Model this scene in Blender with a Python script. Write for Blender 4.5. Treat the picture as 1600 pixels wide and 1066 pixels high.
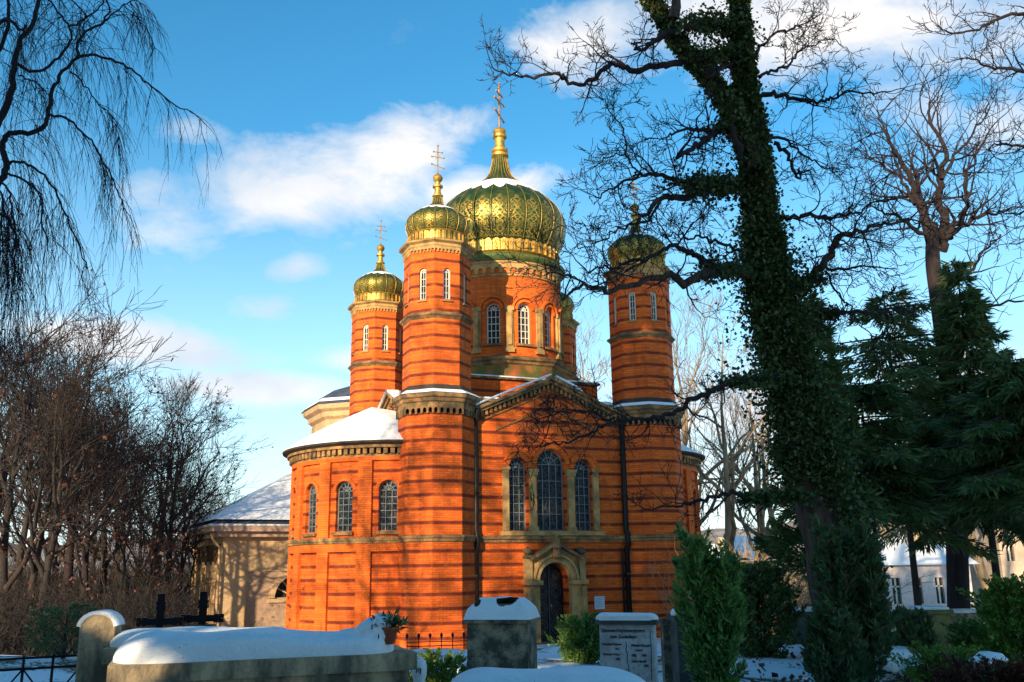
import bpy, math, random
import numpy as np
from mathutils import Vector, Matrix
R=math.radians; PI=math.pi
for o in list(bpy.data.objects): bpy.data.objects.remove(o)
sc=bpy.context.scene; COL=sc.collection
random.seed(7); rng=np.random.default_rng(7)

# ------------------------------------------------------------------ camera
F_PX,PITCH,ROLL,CZ=1455.0,0.236,0.0137,2.45
cam=bpy.data.cameras.new('camera'); camo=bpy.data.objects.new('camera',cam); COL.objects.link(camo)
cam.sensor_width=36; cam.lens=F_PX/1600*36; cam.clip_start=0.1; cam.clip_end=3000
camo.matrix_world=Matrix.Translation((0,0,CZ))@Matrix.Rotation(PI/2+PITCH,4,'X')@Matrix.Rotation(-ROLL,4,'Z')
sc.camera=camo
sc.render.resolution_x=1024; sc.render.resolution_y=682
sc.render.engine='CYCLES'
# ------------------------------------------------------------------ light
SUN_EL,SUN_AZ=R(15),R(-23)        # azimuth measured from behind the camera, minus = to its left
S=Vector((math.sin(SUN_AZ)*math.cos(SUN_EL),-math.cos(SUN_AZ)*math.cos(SUN_EL),math.sin(SUN_EL)))
sun=bpy.data.lights.new('sun','SUN'); sun.energy=4.0; sun.angle=R(0.5); sun.color=(1,.80,.52)
so=bpy.data.objects.new('sun',sun); COL.objects.link(so); so.rotation_euler=S.to_track_quat('Z','Y').to_euler()
sc.view_settings.view_transform='Standard'; sc.view_settings.look='None'; sc.view_settings.gamma=1
sc.view_settings.exposure=1.15

def ray(px,py):
    X=px-800;U=-(py-533);cr,sr=math.cos(ROLL),math.sin(ROLL)
    x=X*cr+U*sr;u=-X*sr+U*cr;c,s=math.cos(PITCH),math.sin(PITCH)
    return Vector((x,F_PX*c-u*s,F_PX*s+u*c))
def P(px,py,D):                   # the point at world depth D seen at a pixel of the photograph
    d=ray(px,py); return d*(D/d.y)+Vector((0,0,CZ))

world=bpy.data.worlds.new('World'); sc.world=world; world.use_nodes=True
nt=world.node_tree; nt.nodes.clear()
def N(nt,t,**k):
    n=nt.nodes.new(t)
    for a,b in k.items(): setattr(n,a,b)
    return n
def math_(nt,op,a,b=None,c=None,clamp=False):
    n=N(nt,'ShaderNodeMath',operation=op,use_clamp=clamp)
    for i,v in enumerate((a,b,c)):
        if v is None: continue
        if isinstance(v,(int,float)): n.inputs[i].default_value=v
        else: nt.links.new(v,n.inputs[i])
    return n.outputs[0]
def mixc(nt,f,a,b,mode='MIX'):
    n=N(nt,'ShaderNodeMix',data_type='RGBA',blend_type=mode)
    for i,v in ((0,f),(6,a),(7,b)):
        if isinstance(v,(int,float)): n.inputs[i].default_value=v
        elif isinstance(v,tuple): n.inputs[i].default_value=(*v,1) if len(v)==3 else v
        else: nt.links.new(v,n.inputs[i])
    return n.outputs[2]
def sky():
    tc=N(nt,'ShaderNodeTexCoord'); D=tc.outputs['Generated']
    sk=N(nt,'ShaderNodeTexSky',sky_type='NISHITA',sun_disc=False)
    sk.sun_elevation=SUN_EL; sk.sun_rotation=PI+SUN_AZ*-1 if False else PI-SUN_AZ
    sk.air_density=1.0; sk.dust_density=0.25; sk.ozone_density=2.5
    hs=N(nt,'ShaderNodeHueSaturation'); hs.inputs['Hue'].default_value=0.488; hs.inputs['Saturation'].default_value=1.3; hs.inputs['Value'].default_value=.88
    nt.links.new(sk.outputs[0],hs.inputs['Color'])
    blobs=[(470,290,260,85,1.1,-14),(620,235,160,62,1.1,-18),(330,350,150,50,.75,-10),(410,480,64,28,.85,0),(455,420,64,28,.9,-15),(930,60,120,70,1.15,-15),(1250,40,330,90,1.25,5),
       (1400,150,160,60,.6,20),(770,295,120,42,1.1,-5),(850,310,60,30,.5,10),(210,540,200,42,1.4,8),(380,605,150,36,1.3,5),(1180,640,260,90,1.0,0),(1560,590,160,60,.9,0),(1150,760,300,60,.9,0),(550,560,90,26,.8,0),(240,300,90,40,.85,-10),(300,210,80,26,.6,-10),(1560,190,60,50,.7,30),(100,620,200,30,.5,0),(560,380,60,20,.4,-10)]
    tot=None
    for (x,y,sx,sy,w,ang) in blobs:
        c=ray(x,y).normalized(); rt=(ray(x+20,y).normalized()-c).normalized(); up=c.cross(rt)*-1
        up=(ray(x,y-20).normalized()-c).normalized()
        a=R(-ang); r2=rt*math.cos(a)+up*math.sin(a); u2=up*math.cos(a)-rt*math.sin(a)
        def dot(v,s):
            vm=N(nt,'ShaderNodeVectorMath',operation='DOT_PRODUCT'); nt.links.new(D,vm.inputs[0]); vm.inputs[1].default_value=v
            return math_(nt,'MULTIPLY',math_(nt,'SUBTRACT',vm.outputs['Value'],c.dot(v)),F_PX/s)
        A=dot(r2,sx);B=dot(u2,sy)
        q=math_(nt,'ADD',math_(nt,'MULTIPLY',A,A),math_(nt,'MULTIPLY',B,B))
        vm=N(nt,'ShaderNodeVectorMath',operation='DOT_PRODUCT'); nt.links.new(D,vm.inputs[0]); vm.inputs[1].default_value=c
        fr=math_(nt,'GREATER_THAN',vm.outputs['Value'],0.0)
        g=math_(nt,'MULTIPLY',math_(nt,'MULTIPLY',math_(nt,'EXPONENT',math_(nt,'MULTIPLY',q,-1)),w),fr)
        tot=g if tot is None else math_(nt,'MAXIMUM',tot,g)
    mp=N(nt,'ShaderNodeMapping'); nt.links.new(D,mp.inputs[0]); mp.inputs['Scale'].default_value=(1,1,1.7)
    no=N(nt,'ShaderNodeTexNoise'); no.inputs['Scale'].default_value=8.5; no.inputs['Detail'].default_value=11; no.inputs['Roughness'].default_value=.64; no.inputs['Distortion'].default_value=.35
    nt.links.new(mp.outputs[0],no.inputs['Vector'])
    nn=math_(nt,'SUBTRACT',no.outputs[0],.5)
    d=math_(nt,'ADD',math_(nt,'MULTIPLY',nn,1.9),math_(nt,'SUBTRACT',tot,.36))
    d=math_(nt,'MULTIPLY',d,1.35,clamp=True)
    d=math_(nt,'MULTIPLY',d,math_(nt,'MULTIPLY',tot,3.0,clamp=True))
    d=math_(nt,'SMOOTH_MIN',d,.93,.1)
    no2=N(nt,'ShaderNodeTexNoise'); no2.inputs['Scale'].default_value=5; no2.inputs['Detail'].default_value=5
    nt.links.new(mp.outputs[0],no2.inputs['Vector'])
    t2=math_(nt,'MULTIPLY',math_(nt,'SUBTRACT',no2.outputs[0],.38),3.2,clamp=True)
    cc=mixc(nt,t2,(2.7,3.0,3.4),(4.7,4.3,3.9))
    # pale band of distant cloud veil towards the horizon
    sx=N(nt,'ShaderNodeSeparateXYZ'); nt.links.new(D,sx.inputs[0])
    hz=math_(nt,'SUBTRACT',1,math_(nt,'MULTIPLY',sx.outputs[2],2.3),clamp=True)
    hz=math_(nt,'MULTIPLY',math_(nt,'POWER',hz,1.3),.85)
    base=mixc(nt,hz,hs.outputs[0],(3.3,4.4,4.8))
    out=mixc(nt,d,base,cc)
    bg=N(nt,'ShaderNodeBackground'); bg.inputs[1].default_value=0.125; nt.links.new(out,bg.inputs[0])
    ow=N(nt,'ShaderNodeOutputWorld'); nt.links.new(bg.outputs[0],ow.inputs[0])
sky()

# ------------------------------------------------------------------ materials
MATS={}
def mat(name,col,rough=.8,metal=0,spec=.3):
    m=bpy.data.materials.new(name); m.use_nodes=True; b=m.node_tree.nodes['Principled BSDF']
    b.inputs['Base Color'].default_value=(*col,1); b.inputs['Roughness'].default_value=rough; b.inputs['Metallic'].default_value=metal
    b.inputs['Specular IOR Level'].default_value=spec; MATS[name]=m; return m,m.node_tree,b
def noise(nt,vec,scale,detail=4,rough=.55,mapscale=None):
    if mapscale:
        mp=N(nt,'ShaderNodeMapping'); nt.links.new(vec,mp.inputs[0]); mp.inputs['Scale'].default_value=mapscale; vec=mp.outputs[0]
    n=N(nt,'ShaderNodeTexNoise'); n.inputs['Scale'].default_value=scale; n.inputs['Detail'].default_value=detail; n.inputs['Roughness'].default_value=rough
    nt.links.new(vec,n.inputs['Vector']); return n.outputs[0]
def ramp(nt,f,lo,hi): # clamp((f-lo)/(hi-lo))
    return math_(nt,'DIVIDE',math_(nt,'SUBTRACT',f,lo),hi-lo,clamp=True)
def bump(nt,b,h,strength,dist):
    bp=N(nt,'ShaderNodeBump'); bp.inputs['Strength'].default_value=strength; bp.inputs['Distance'].default_value=dist
    nt.links.new(h,bp.inputs['Height']); nt.links.new(bp.outputs[0],b.inputs['Normal'])
def obj_co(nt): return N(nt,'ShaderNodeTexCoord').outputs['Object']
def brick(name,base,stripe,dirt=.7):
    m,nt,b=mat(name,base,.85)
    co=obj_co(nt); s=N(nt,'ShaderNodeSeparateXYZ'); nt.links.new(co,s.inputs[0]); x,y,z=s.outputs
    c=N(nt,'ShaderNodeCombineXYZ'); nt.links.new(math_(nt,'ADD',x,math_(nt,'MULTIPLY',y,.6)),c.inputs[0]); nt.links.new(z,c.inputs[1])
    bk=N(nt,'ShaderNodeTexBrick'); nt.links.new(c.outputs[0],bk.inputs[0]); bk.inputs['Scale'].default_value=1
    bk.inputs['Brick Width'].default_value=.25; bk.inputs['Row Height'].default_value=.075; bk.inputs['Mortar Size'].default_value=.010; bk.inputs['Mortar Smooth'].default_value=.2
    bk.inputs['Color1'].default_value=(*[v*1.12 for v in base],1); bk.inputs['Color2'].default_value=(base[0]*.78,base[1]*.68,base[2]*.7,1)
    bk.inputs['Mortar'].default_value=(base[0]*.55,base[1]*.66,base[2]*1.6,1)
    col=bk.outputs['Color']
    if stripe:
        ph=math_(nt,'FRACT',math_(nt,'DIVIDE',math_(nt,'SUBTRACT',z,3.32),.45))
        st=math_(nt,'MULTIPLY',math_(nt,'LESS_THAN',ph,.235),math_(nt,'SUBTRACT',1,math_(nt,'MULTIPLY',math_(nt,'GREATER_THAN',noise(nt,co,2.2),.66),.35)))
        st=math_(nt,'MULTIPLY',st,math_(nt,'ADD',.85,math_(nt,'MULTIPLY',noise(nt,co,1.3),.25)))
        col=mixc(nt,math_(nt,'MULTIPLY',st,.95,clamp=True),col,stripe)
    n1=noise(nt,co,1.1,6,.65); n2=noise(nt,co,3.5,5,.6,(1,1,.22)); n3=noise(nt,co,22,3)
    col=mixc(nt,math_(nt,'MULTIPLY',ramp(nt,n1,.5,.7),dirt*.62),col,(base[0]*.36,base[1]*.42,base[2]*.7))
    col=mixc(nt,math_(nt,'MULTIPLY',ramp(nt,n2,.53,.68),dirt*.7),col,(base[0]*.26,base[1]*.3,base[2]*.6))
    col=mixc(nt,math_(nt,'MULTIPLY',ramp(nt,n1,.48,.28),.35),col,(base[0]*1.2,base[1]*1.5,base[2]*1.5))
    col=mixc(nt,math_(nt,'MULTIPLY',ramp(nt,n3,.55,.7),.4),col,(base[0]*.5,base[1]*.5,base[2]*.8))
    nt.links.new(col,b.inputs['Base Color'])
    bump(nt,b,math_(nt,'ADD',math_(nt,'MULTIPLY',bk.outputs['Fac'],-.6),n3),.55,.012)
    return m
BR=brick('striped_brick',(.78,.135,.012),(.105,.013,.008))
BP=brick('plain_brick',(.78,.145,.013),None,.55)
def stone(name,c1,c2,sc_=2.0,amt=(.42,.62),rough=.9,bumpy=.01,streak=False,speck=0):
    m,nt,b=mat(name,c1,rough); co=obj_co(nt)
    n1=noise(nt,co,sc_,7,.65,(1,1,.35) if streak else None); n2=noise(nt,co,sc_*9,4,.7)
    col=mixc(nt,ramp(nt,n1,*amt),c1,c2)
    col=mixc(nt,math_(nt,'MULTIPLY',ramp(nt,n2,.5,.68),.4+speck),col,tuple(v*.5 for v in c2))
    nt.links.new(col,b.inputs['Base Color']); bump(nt,b,math_(nt,'ADD',n2,n1),.6,bumpy); return m
SAND=stone('ochre_sandstone',(.50,.30,.11),(.24,.15,.06),2.2)
CORN=stone('weathered_cornice',(.44,.23,.085),(.12,.08,.04),2.0,(.38,.58))
MOSS=stone('mossy_cornice',(.36,.21,.08),(.09,.11,.03),1.6,(.42,.6))
DARKLEDGE=stone('dark_metal_ledge',(.035,.032,.03),(.07,.05,.035),2.0)
BEIGE=stone('beige_ashlar',(.56,.37,.20),(.36,.24,.14),.8,(.4,.7))
ROUGHB=stone('rough_render',(.40,.26,.17),(.24,.16,.12),3,(.4,.7),speck=.3)
SLATE=stone('blue_slate',(.035,.05,.085),(.06,.08,.12),3)
TOMB=stone('lichen_tomb_stone',(.56,.40,.23),(.13,.11,.075),3.5,(.42,.6),bumpy=.02,streak=True)
TOMBD=stone('dark_tomb_stone',(.38,.29,.18),(.075,.068,.05),5,(.4,.58),bumpy=.03,speck=.2)
GREY=stone('grey_gravestone',(.48,.45,.44),(.30,.28,.28),4,(.4,.65),bumpy=.008,speck=.2)
GREYD=stone('dark_gravestone',(.10,.10,.09),(.05,.05,.045),4)
MOSSY=stone('mossy_gravestone',(.22,.18,.06),(.08,.09,.03),4)
def snowmat():
    m,nt,b=mat('snow',(.86,.88,.90),.65); co=obj_co(nt)
    v=N(nt,'ShaderNodeTexVoronoi'); v.inputs['Scale'].default_value=26; nt.links.new(co,v.inputs['Vector'])
    sp=math_(nt,'MULTIPLY',math_(nt,'LESS_THAN',v.outputs['Distance'],.13),ramp(nt,noise(nt,co,3.1,3),.5,.62))
    g=ramp(nt,noise(nt,co,2.2,6,.7),.35,.75)
    nt.links.new(mixc(nt,math_(nt,'MULTIPLY',sp,.75),mixc(nt,g,(.90,.91,.92),(.74,.77,.80)),(.16,.11,.07)),b.inputs['Base Color'])
    h=math_(nt,'ADD',math_(nt,'MULTIPLY',noise(nt,co,7,6,.65),1.3),math_(nt,'MULTIPLY',noise(nt,co,110,3),.22)); bump(nt,b,h,.5,.05)
    return m
SNOW=snowmat()
def groundmat():
    m,nt,b=mat('snowy_ground',(.86,.88,.9),.7); co=obj_co(nt)
    n=noise(nt,co,.55,8,.62); n2=noise(nt,co,14,5,.7)
    dirt=mixc(nt,ramp(nt,n2,.4,.6),(.035,.028,.014),(.06,.075,.022))
    f=ramp(nt,math_(nt,'ADD',n,math_(nt,'MULTIPLY',math_(nt,'SUBTRACT',n2,.5),.55)),.535,.575)
    nt.links.new(mixc(nt,f,(.84,.87,.9),dirt),b.inputs['Base Color'])
    bump(nt,b,math_(nt,'SUBTRACT',n2,math_(nt,'MULTIPLY',f,.8)),.6,.06); return m
GROUND=groundmat()
IRON,_,_=mat('black_iron',(.012,.012,.014),.5,.6)
PIPE,_,_=mat('dark_downpipe',(.02,.018,.018),.45,.5)
FRAME,_,_=mat('cream_window_paint',(.62,.58,.48),.6)
LEAD,_,_=mat('grey_window_bars',(.20,.22,.23),.5,.3)
def glassmat():
    m,nt,b=mat('dark_window_glass',(.02,.022,.024),.35,0,.12); co=obj_co(nt)
    v=N(nt,'ShaderNodeTexVoronoi',feature='DISTANCE_TO_EDGE'); v.inputs['Scale'].default_value=6; nt.links.new(co,v.inputs['Vector'])
    e=math_(nt,'LESS_THAN',v.outputs['Distance'],.05)
    nt.links.new(mixc(nt,e,(.016,.02,.024),(.07,.075,.075)),b.inputs['Base Color']); bump(nt,b,noise(nt,co,4),.15,.02); return m
GLASS=glassmat()
def metalmat():
    m,nt,b=mat('gilded_green_dome',(.1,.2,.05),.4)
    uv=N(nt,'ShaderNodeTexCoord').outputs['UV']; s=N(nt,'ShaderNodeSeparateXYZ'); nt.links.new(uv,s.inputs[0]); u,v=s.outputs[0],s.outputs[1]
    fu=math_(nt,'ABSOLUTE',math_(nt,'SUBTRACT',math_(nt,'FRACT',u),.5))     # 0 at the middle of a gore
    def fold(k,off,wl,w):
        c=N(nt,'ShaderNodeCombineXYZ'); nt.links.new(math_(nt,'MULTIPLY',fu,1.0),c.inputs[0]); nt.links.new(v,c.inputs[1]); c.inputs[2].default_value=off
        n=N(nt,'ShaderNodeTexNoise'); n.inputs['Scale'].default_value=k; n.inputs['Detail'].default_value=1.2; n.inputs['Distortion'].default_value=1.6; nt.links.new(c.outputs[0],n.inputs['Vector'])
        return math_(nt,'LESS_THAN',math_(nt,'ABSOLUTE',math_(nt,'SUBTRACT',math_(nt,'FRACT',math_(nt,'MULTIPLY',n.outputs[0],wl)),.5)),w)
    sc1=fold(2.1,3.3,6,.2)
    # medallions and stems in the middle of each gore
    pv=math_(nt,'MULTIPLY',math_(nt,'SINE',math_(nt,'MULTIPLY',v,9.0)),.17)
    stem=math_(nt,'LESS_THAN',math_(nt,'ABSOLUTE',math_(nt,'SUBTRACT',fu,math_(nt,'ABSOLUTE',pv))),.038)
    mask=math_(nt,'MAXIMUM',sc1,stem)
    inb=math_(nt,'MULTIPLY',math_(nt,'GREATER_THAN',v,.1),math_(nt,'LESS_THAN',math_(nt,'ADD',v,math_(nt,'MULTIPLY',fu,1.2)),2.7))
    inb=math_(nt,'MULTIPLY',inb,math_(nt,'LESS_THAN',fu,.41))
    g=math_(nt,'MULTIPLY',mask,inb)
    co=obj_co(nt); n=noise(nt,co,3,5)
    green=mixc(nt,ramp(nt,n,.4,.65),(.018,.052,.016),(.075,.10,.025))
    gold=mixc(nt,ramp(nt,n,.4,.6),(.66,.39,.075),(.28,.21,.045))
    nt.links.new(mixc(nt,g,green,gold),b.inputs['Base Color'])
    nt.links.new(math_(nt,'ADD',.45,math_(nt,'MULTIPLY',g,.35)),b.inputs['Metallic']); b.inputs['Roughness'].default_value=.46
    bump(nt,b,math_(nt,'ADD',g,math_(nt,'MULTIPLY',n,.5)),.5,.015)
    return m
DOMEM=metalmat()
def goldmat():
    m,nt,b=mat('weathered_gold',(.8,.48,.1),.5,.7); co=obj_co(nt); n=noise(nt,co,5,5)
    nt.links.new(mixc(nt,ramp(nt,n,.45,.68),(.64,.36,.08),(.22,.17,.045)),b.inputs['Base Color']); bump(nt,b,noise(nt,co,30),.3,.01); return m
GOLD=goldmat()
def greenmat():
    m,nt,b=mat('green_copper',(.07,.14,.05),.5,.4); co=obj_co(nt); n=noise(nt,co,5,5)
    nt.links.new(mixc(nt,ramp(nt,n,.42,.62),(.05,.13,.045),(.19,.17,.04)),b.inputs['Base Color']); return m
GREEN=greenmat()
def bark(name,c1,c2,s=10):
    m,nt,b=mat(name,c1,.95); co=obj_co(nt); n=noise(nt,co,s,5,.7,(1,1,.18))
    nt.links.new(mixc(nt,ramp(nt,n,.38,.62),c1,c2),b.inputs['Base Color']); bump(nt,b,n,.9,.04); return m
BARK=bark('furrowed_bark',(.10,.065,.045),(.03,.02,.015))
TWIG=bark('dark_twig',(.035,.024,.024),(.020,.014,.015))
TAN=bark('tan_bark',(.34,.24,.14),(.13,.09,.06),4)
BROWN=bark('brown_bark',(.046,.035,.030),(.024,.019,.017),4)
def leafmat(name,cols,rough=.55,transl=.25):
    m,nt,b=mat(name,cols[0],rough); g=N(nt,'ShaderNodeNewGeometry'); cr=N(nt,'ShaderNodeValToRGB')
    e=cr.color_ramp.elements
    while len(e)<len(cols): e.new(.5)
    for i,c in enumerate(cols): e[i].position=i/(len(cols)-1); e[i].color=(*c,1)
    nt.links.new(g.outputs['Random Per Island'],cr.inputs[0]); nt.links.new(cr.outputs[0],b.inputs['Base Color'])
    t=N(nt,'ShaderNodeBsdfTranslucent'); nt.links.new(cr.outputs[0],t.inputs[0]); mx=N(nt,'ShaderNodeMixShader'); mx.inputs[0].default_value=transl
    o=nt.nodes['Material Output']; nt.links.new(b.outputs[0],mx.inputs[1]); nt.links.new(t.outputs[0],mx.inputs[2]); nt.links.new(mx.outputs[0],o.inputs[0]); return m
IVY=leafmat('ivy_leaves',[(.018,.04,.012),(.05,.08,.02),(.10,.13,.03),(.025,.045,.02)],.4,.15)
FIR=leafmat('dark_fir_needles',[(.05,.10,.035),(.09,.16,.045),(.17,.20,.055),(.04,.10,.055)])
JUN=leafmat('bright_juniper',[(.10,.22,.04),(.18,.32,.06),(.04,.10,.02),(.24,.32,.09)])
THU=leafmat('dark_thuja',[(.045,.11,.04),(.07,.15,.045),(.13,.09,.055),(.09,.18,.05)])
YELG=leafmat('yellow_green_leaves',[(.12,.24,.03),(.22,.30,.04),(.07,.13,.03)])
REDL=leafmat('russet_dead_leaves',[(.12,.04,.025),(.05,.025,.018),(.15,.06,.03)])
REDB=leafmat('red_brown_shrub',[(.13,.025,.015),(.07,.02,.012),(.10,.05,.02)])

# ------------------------------------------------------------------ mesh helpers
class MB:
    def __init__(s): s.v=[];s.f=[];s.m=[];s.uv=None
    def add(s,vs,fs,mi=0):
        o=len(s.v); s.v.extend(tuple(v) for v in vs); s.f.extend(tuple(i+o for i in f) for f in fs); s.m.extend([mi]*len(fs))
    def box(s,c,sz,rot=0,mi=0,taper=1.0):
        x,y,z=[v/2 for v in sz]; cr,sr=math.cos(rot),math.sin(rot); vs=[]
        for dz in (-z,z):
            k=taper if dz>0 else 1
            for dx,dy in ((-x,-y),(x,-y),(x,y),(-x,y)):
                vs.append((c[0]+(dx*cr-dy*sr)*k,c[1]+(dx*sr+dy*cr)*k,c[2]+dz))
        s.add(vs,[(3,2,1,0),(4,5,6,7),(0,1,5,4),(1,2,6,5),(2,3,7,6),(3,0,4,7)],mi)
    def lathe(s,prof,seg,phase=0,mi=0,c=(0,0),cap=True,arc=None):
        o=[];n=seg if arc is None else seg+1
        for r,z in prof:
            for k in range(n):
                a=phase+(2*PI*k/seg if arc is None else arc*k/seg); o.append((c[0]+r*math.cos(a),c[1]+r*math.sin(a),z))
        fs=[]
        for i in range(len(prof)-1):
            for k in range(seg):
                k2=(k+1)%n; fs.append((i*n+k,i*n+k2,(i+1)*n+k2,(i+1)*n+k))
        if cap and arc is None:
            fs.append(tuple(range(n-1,-1,-1))); fs.append(tuple((len(prof)-1)*n+k for k in range(n)))
        s.add(o,fs,mi)
    def tube(s,pts,rad,n=6,mi=0):
        pts=[Vector(p) for p in pts]; m=len(pts)
        if m<2: return
        t=(pts[1]-pts[0]).normalized(); a=t.cross(Vector((0.13,.27,.95)))
        if a.length<.1: a=t.cross(Vector((1,0,0)))
        a.normalize(); vs=[]
        for i,p in enumerate(pts):
            t=(pts[min(i+1,m-1)]-pts[max(i-1,0)]).normalized(); a=(a-t*a.dot(t)); a.normalize(); b=t.cross(a); r=rad[i]
            for k in range(n):
                q=2*PI*k/n; w=a*(r*math.cos(q))+b*(r*math.sin(q)); vs.append((p.x+w.x,p.y+w.y,p.z+w.z))
        fs=[(i*n+k,i*n+(k+1)%n,(i+1)*n+(k+1)%n,(i+1)*n+k) for i in range(m-1) for k in range(n)]
        if n>3: fs.append(tuple((m-1)*n+k for k in range(n)))
        s.add(vs,fs,mi)
    def build(s,name,mats,parent=None,smooth=False,loc=None):
        me=bpy.data.meshes.new(name); me.from_pydata(s.v,[],s.f)
        if not isinstance(mats,(list,tuple)): mats=[mats]
        for m in mats: me.materials.append(m)
        if len(mats)>1: me.polygons.foreach_set('material_index',s.m)
        if smooth: me.polygons.foreach_set('use_smooth',[True]*len(me.polygons))
        me.update()
        if smooth=='auto':
            me.set_sharp_from_angle(angle=R(40))
        o=bpy.data.objects.new(name,me); COL.objects.link(o)
        if parent: o.parent=parent
        if loc is not None: o.location=loc
        return o
def quads(name,V,mt,parent=None,loc=None):   # V: n x 4 x 3
    n=len(V); me=bpy.data.meshes.new(name); me.vertices.add(n*4); me.loops.add(n*4); me.polygons.add(n)
    me.vertices.foreach_set('co',V.reshape(-1).astype(np.float32)); me.loops.foreach_set('vertex_index',np.arange(n*4,dtype=np.int32))
    me.polygons.foreach_set('loop_start',np.arange(0,n*4,4,dtype=np.int32)); me.materials.append(mt); me.update(calc_edges=True)
    o=bpy.data.objects.new(name,me); COL.objects.link(o)
    if parent: o.parent=parent
    if loc is not None: o.location=loc
    return o
def leaves(pos,size,aspect=1.0,dirs=None,spread=1.0):
    n=len(pos); d=rng.normal(size=(n,3))
    if dirs is not None: d=dirs+d*spread
    d/=np.linalg.norm(d,axis=1)[:,None]; w=np.cross(d,rng.normal(size=(n,3))); w/=np.linalg.norm(w,axis=1)[:,None]
    s=(size*rng.uniform(.45,1.6,n))[:,None]; L=d*s*aspect; W=w*s
    return np.stack([pos-W*.25,pos+L*.45-W*.5,pos+L,pos+L*.45+W*.5],axis=1)
def tag(o,label=None,cat=None,group=None,kind=None):
    if label: o['label']=label
    if cat: o['category']=cat
    if group: o['group']=group
    if kind: o['kind']=kind
    return o
def empty(name,loc=(0,0,0),rz=0,**k):
    o=bpy.data.objects.new(name,None); COL.objects.link(o); o.location=loc; o.rotation_euler=(0,0,rz); return tag(o,**k)
def kids(o): return [c for c in bpy.data.objects if c.parent==o]
def copy_tree(o,parent=None):
    c=o.copy(); COL.objects.link(c); c.parent=parent
    for ch in kids(o): copy_tree(ch,c)
    return c
# --- surfaces given in (u along the wall, z, d into the wall)
def flat(nx,ny,dist,cx=0,cy=0):   # plane whose outward normal is (nx,ny), at 'dist' from (cx,cy)
    tx,ty=-ny,nx
    return lambda u,z,d:(cx+nx*(dist-d)+tx*u, cy+ny*(dist-d)+ty*u, z)
def cyl(Rr,phi0,cx=0,cy=0):       # u is arc length at radius Rr, from the angle phi0
    return lambda u,z,d:(cx+(Rr-d)*math.cos(phi0+u/Rr), cy+(Rr-d)*math.sin(phi0+u/Rr), z)
def arch_z(h,u):                  # height of the arch of hole h at u
    uc,w,z0,zs=h[:4]; r=w/2; t=max(-1,min(1,(u-uc)/r)); return zs+r*math.sqrt(max(0,1-t*t))
def wall(mb,mf,u0,u1,z0,z1,holes=(),depth=.2,mi=0,du=None,top=None,mr=None):
    br={round(u0,5),round(u1,5)}
    for h in holes:
        for k in range(13): br.add(round(h[0]-h[1]/2*math.cos(PI*k/12),5))
    if du:
        n=int((u1-u0)/du)+1
        for k in range(n): br.add(round(u0+(u1-u0)*k/n,5))
    if top: br.add(0.0)
    br=sorted(br); T=top or (lambda u:z1); mr=mi if mr is None else mr
    for a,b in zip(br,br[1:]):
        if b-a<1e-4: continue
        m=(a+b)/2; h=next((h for h in holes if abs(m-h[0])<h[1]/2),None)
        if h is None: mb.add([mf(a,z0,0),mf(b,z0,0),mf(b,T(b),0),mf(a,T(a),0)],[(0,1,2,3)],mi); continue
        dd=h[4] if len(h)>4 else depth
        if h[2]>z0+1e-4:
            mb.add([mf(a,z0,0),mf(b,z0,0),mf(b,h[2],0),mf(a,h[2],0)],[(0,1,2,3)],mi)
            mb.add([mf(a,h[2],0),mf(b,h[2],0),mf(b,h[2],dd),mf(a,h[2],dd)],[(0,1,2,3)],mr)
        za,zb=arch_z(h,a),arch_z(h,b)
        mb.add([mf(a,za,0),mf(b,zb,0),mf(b,T(b),0),mf(a,T(a),0)],[(0,1,2,3)],mi)
        mb.add([mf(a,za,0),mf(a,za,dd),mf(b,zb,dd),mf(b,zb,0)],[(0,1,2,3)],mr)
    for h in holes:
        dd=h[4] if len(h)>4 else depth
        for sgn in (-1,1):
            u=h[0]+sgn*h[1]/2; mb.add([mf(u,h[2],0),mf(u,h[2],dd),mf(u,h[3],dd),mf(u,h[3],0)],[(0,1,2,3)],mr)
def strip(mb,mf,pts,w,d0,d1,mi=0,close=False):   # bar along (u,z) points, width w, from depth d0 (front) to d1
    n=len(pts); L=[];Q=[]
    for i,(u,z) in enumerate(pts):
        if close: a,b=pts[i-1],pts[(i+1)%n]
        else: a,b=pts[max(i-1,0)],pts[min(i+1,n-1)]
        tx,tz=b[0]-a[0],b[1]-a[1]; l=math.hypot(tx,tz) or 1; nx,nz=-tz/l*w/2,tx/l*w/2
        Q+= [mf(u+nx,z+nz,d0),mf(u-nx,z-nz,d0),mf(u-nx,z-nz,d1),mf(u+nx,z+nz,d1)]
    fs=[]
    for i in range(n if close else n-1):
        j=(i+1)%n
        for k in range(4): fs.append((i*4+k,j*4+k,j*4+(k+1)%4,i*4+(k+1)%4))
    if not close: fs+=[(3,2,1,0),tuple((n-1)*4+k for k in range(4))]
    mb.add(Q,fs,mi)
def block(mb,mf,u0,u1,z0,z1,d0,d1,mi=0,du=None):
    n=max(1,int((u1-u0)/du)) if du else 1
    strip(mb,mf,[(u0+(u1-u0)*k/n,(z0+z1)/2) for k in range(n+1)],z1-z0,d0,d1,mi)
def arcpts(uc,r,zs,n=14,a0=0,a1=PI): return [(uc+r*math.cos(a0+(a1-a0)*k/n),zs+r*math.sin(a0+(a1-a0)*k/n)) for k in range(n+1)]
def glass(mb,mf,h,d,mi=0):
    uc,w,z0,zs=h[:4]; pts=[(uc-w/2,z0),(uc+w/2,z0)]+arcpts(uc,w/2,zs)
    mb.add([mf(u,z,d) for u,z in pts],[tuple(range(len(pts)))],mi)
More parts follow.
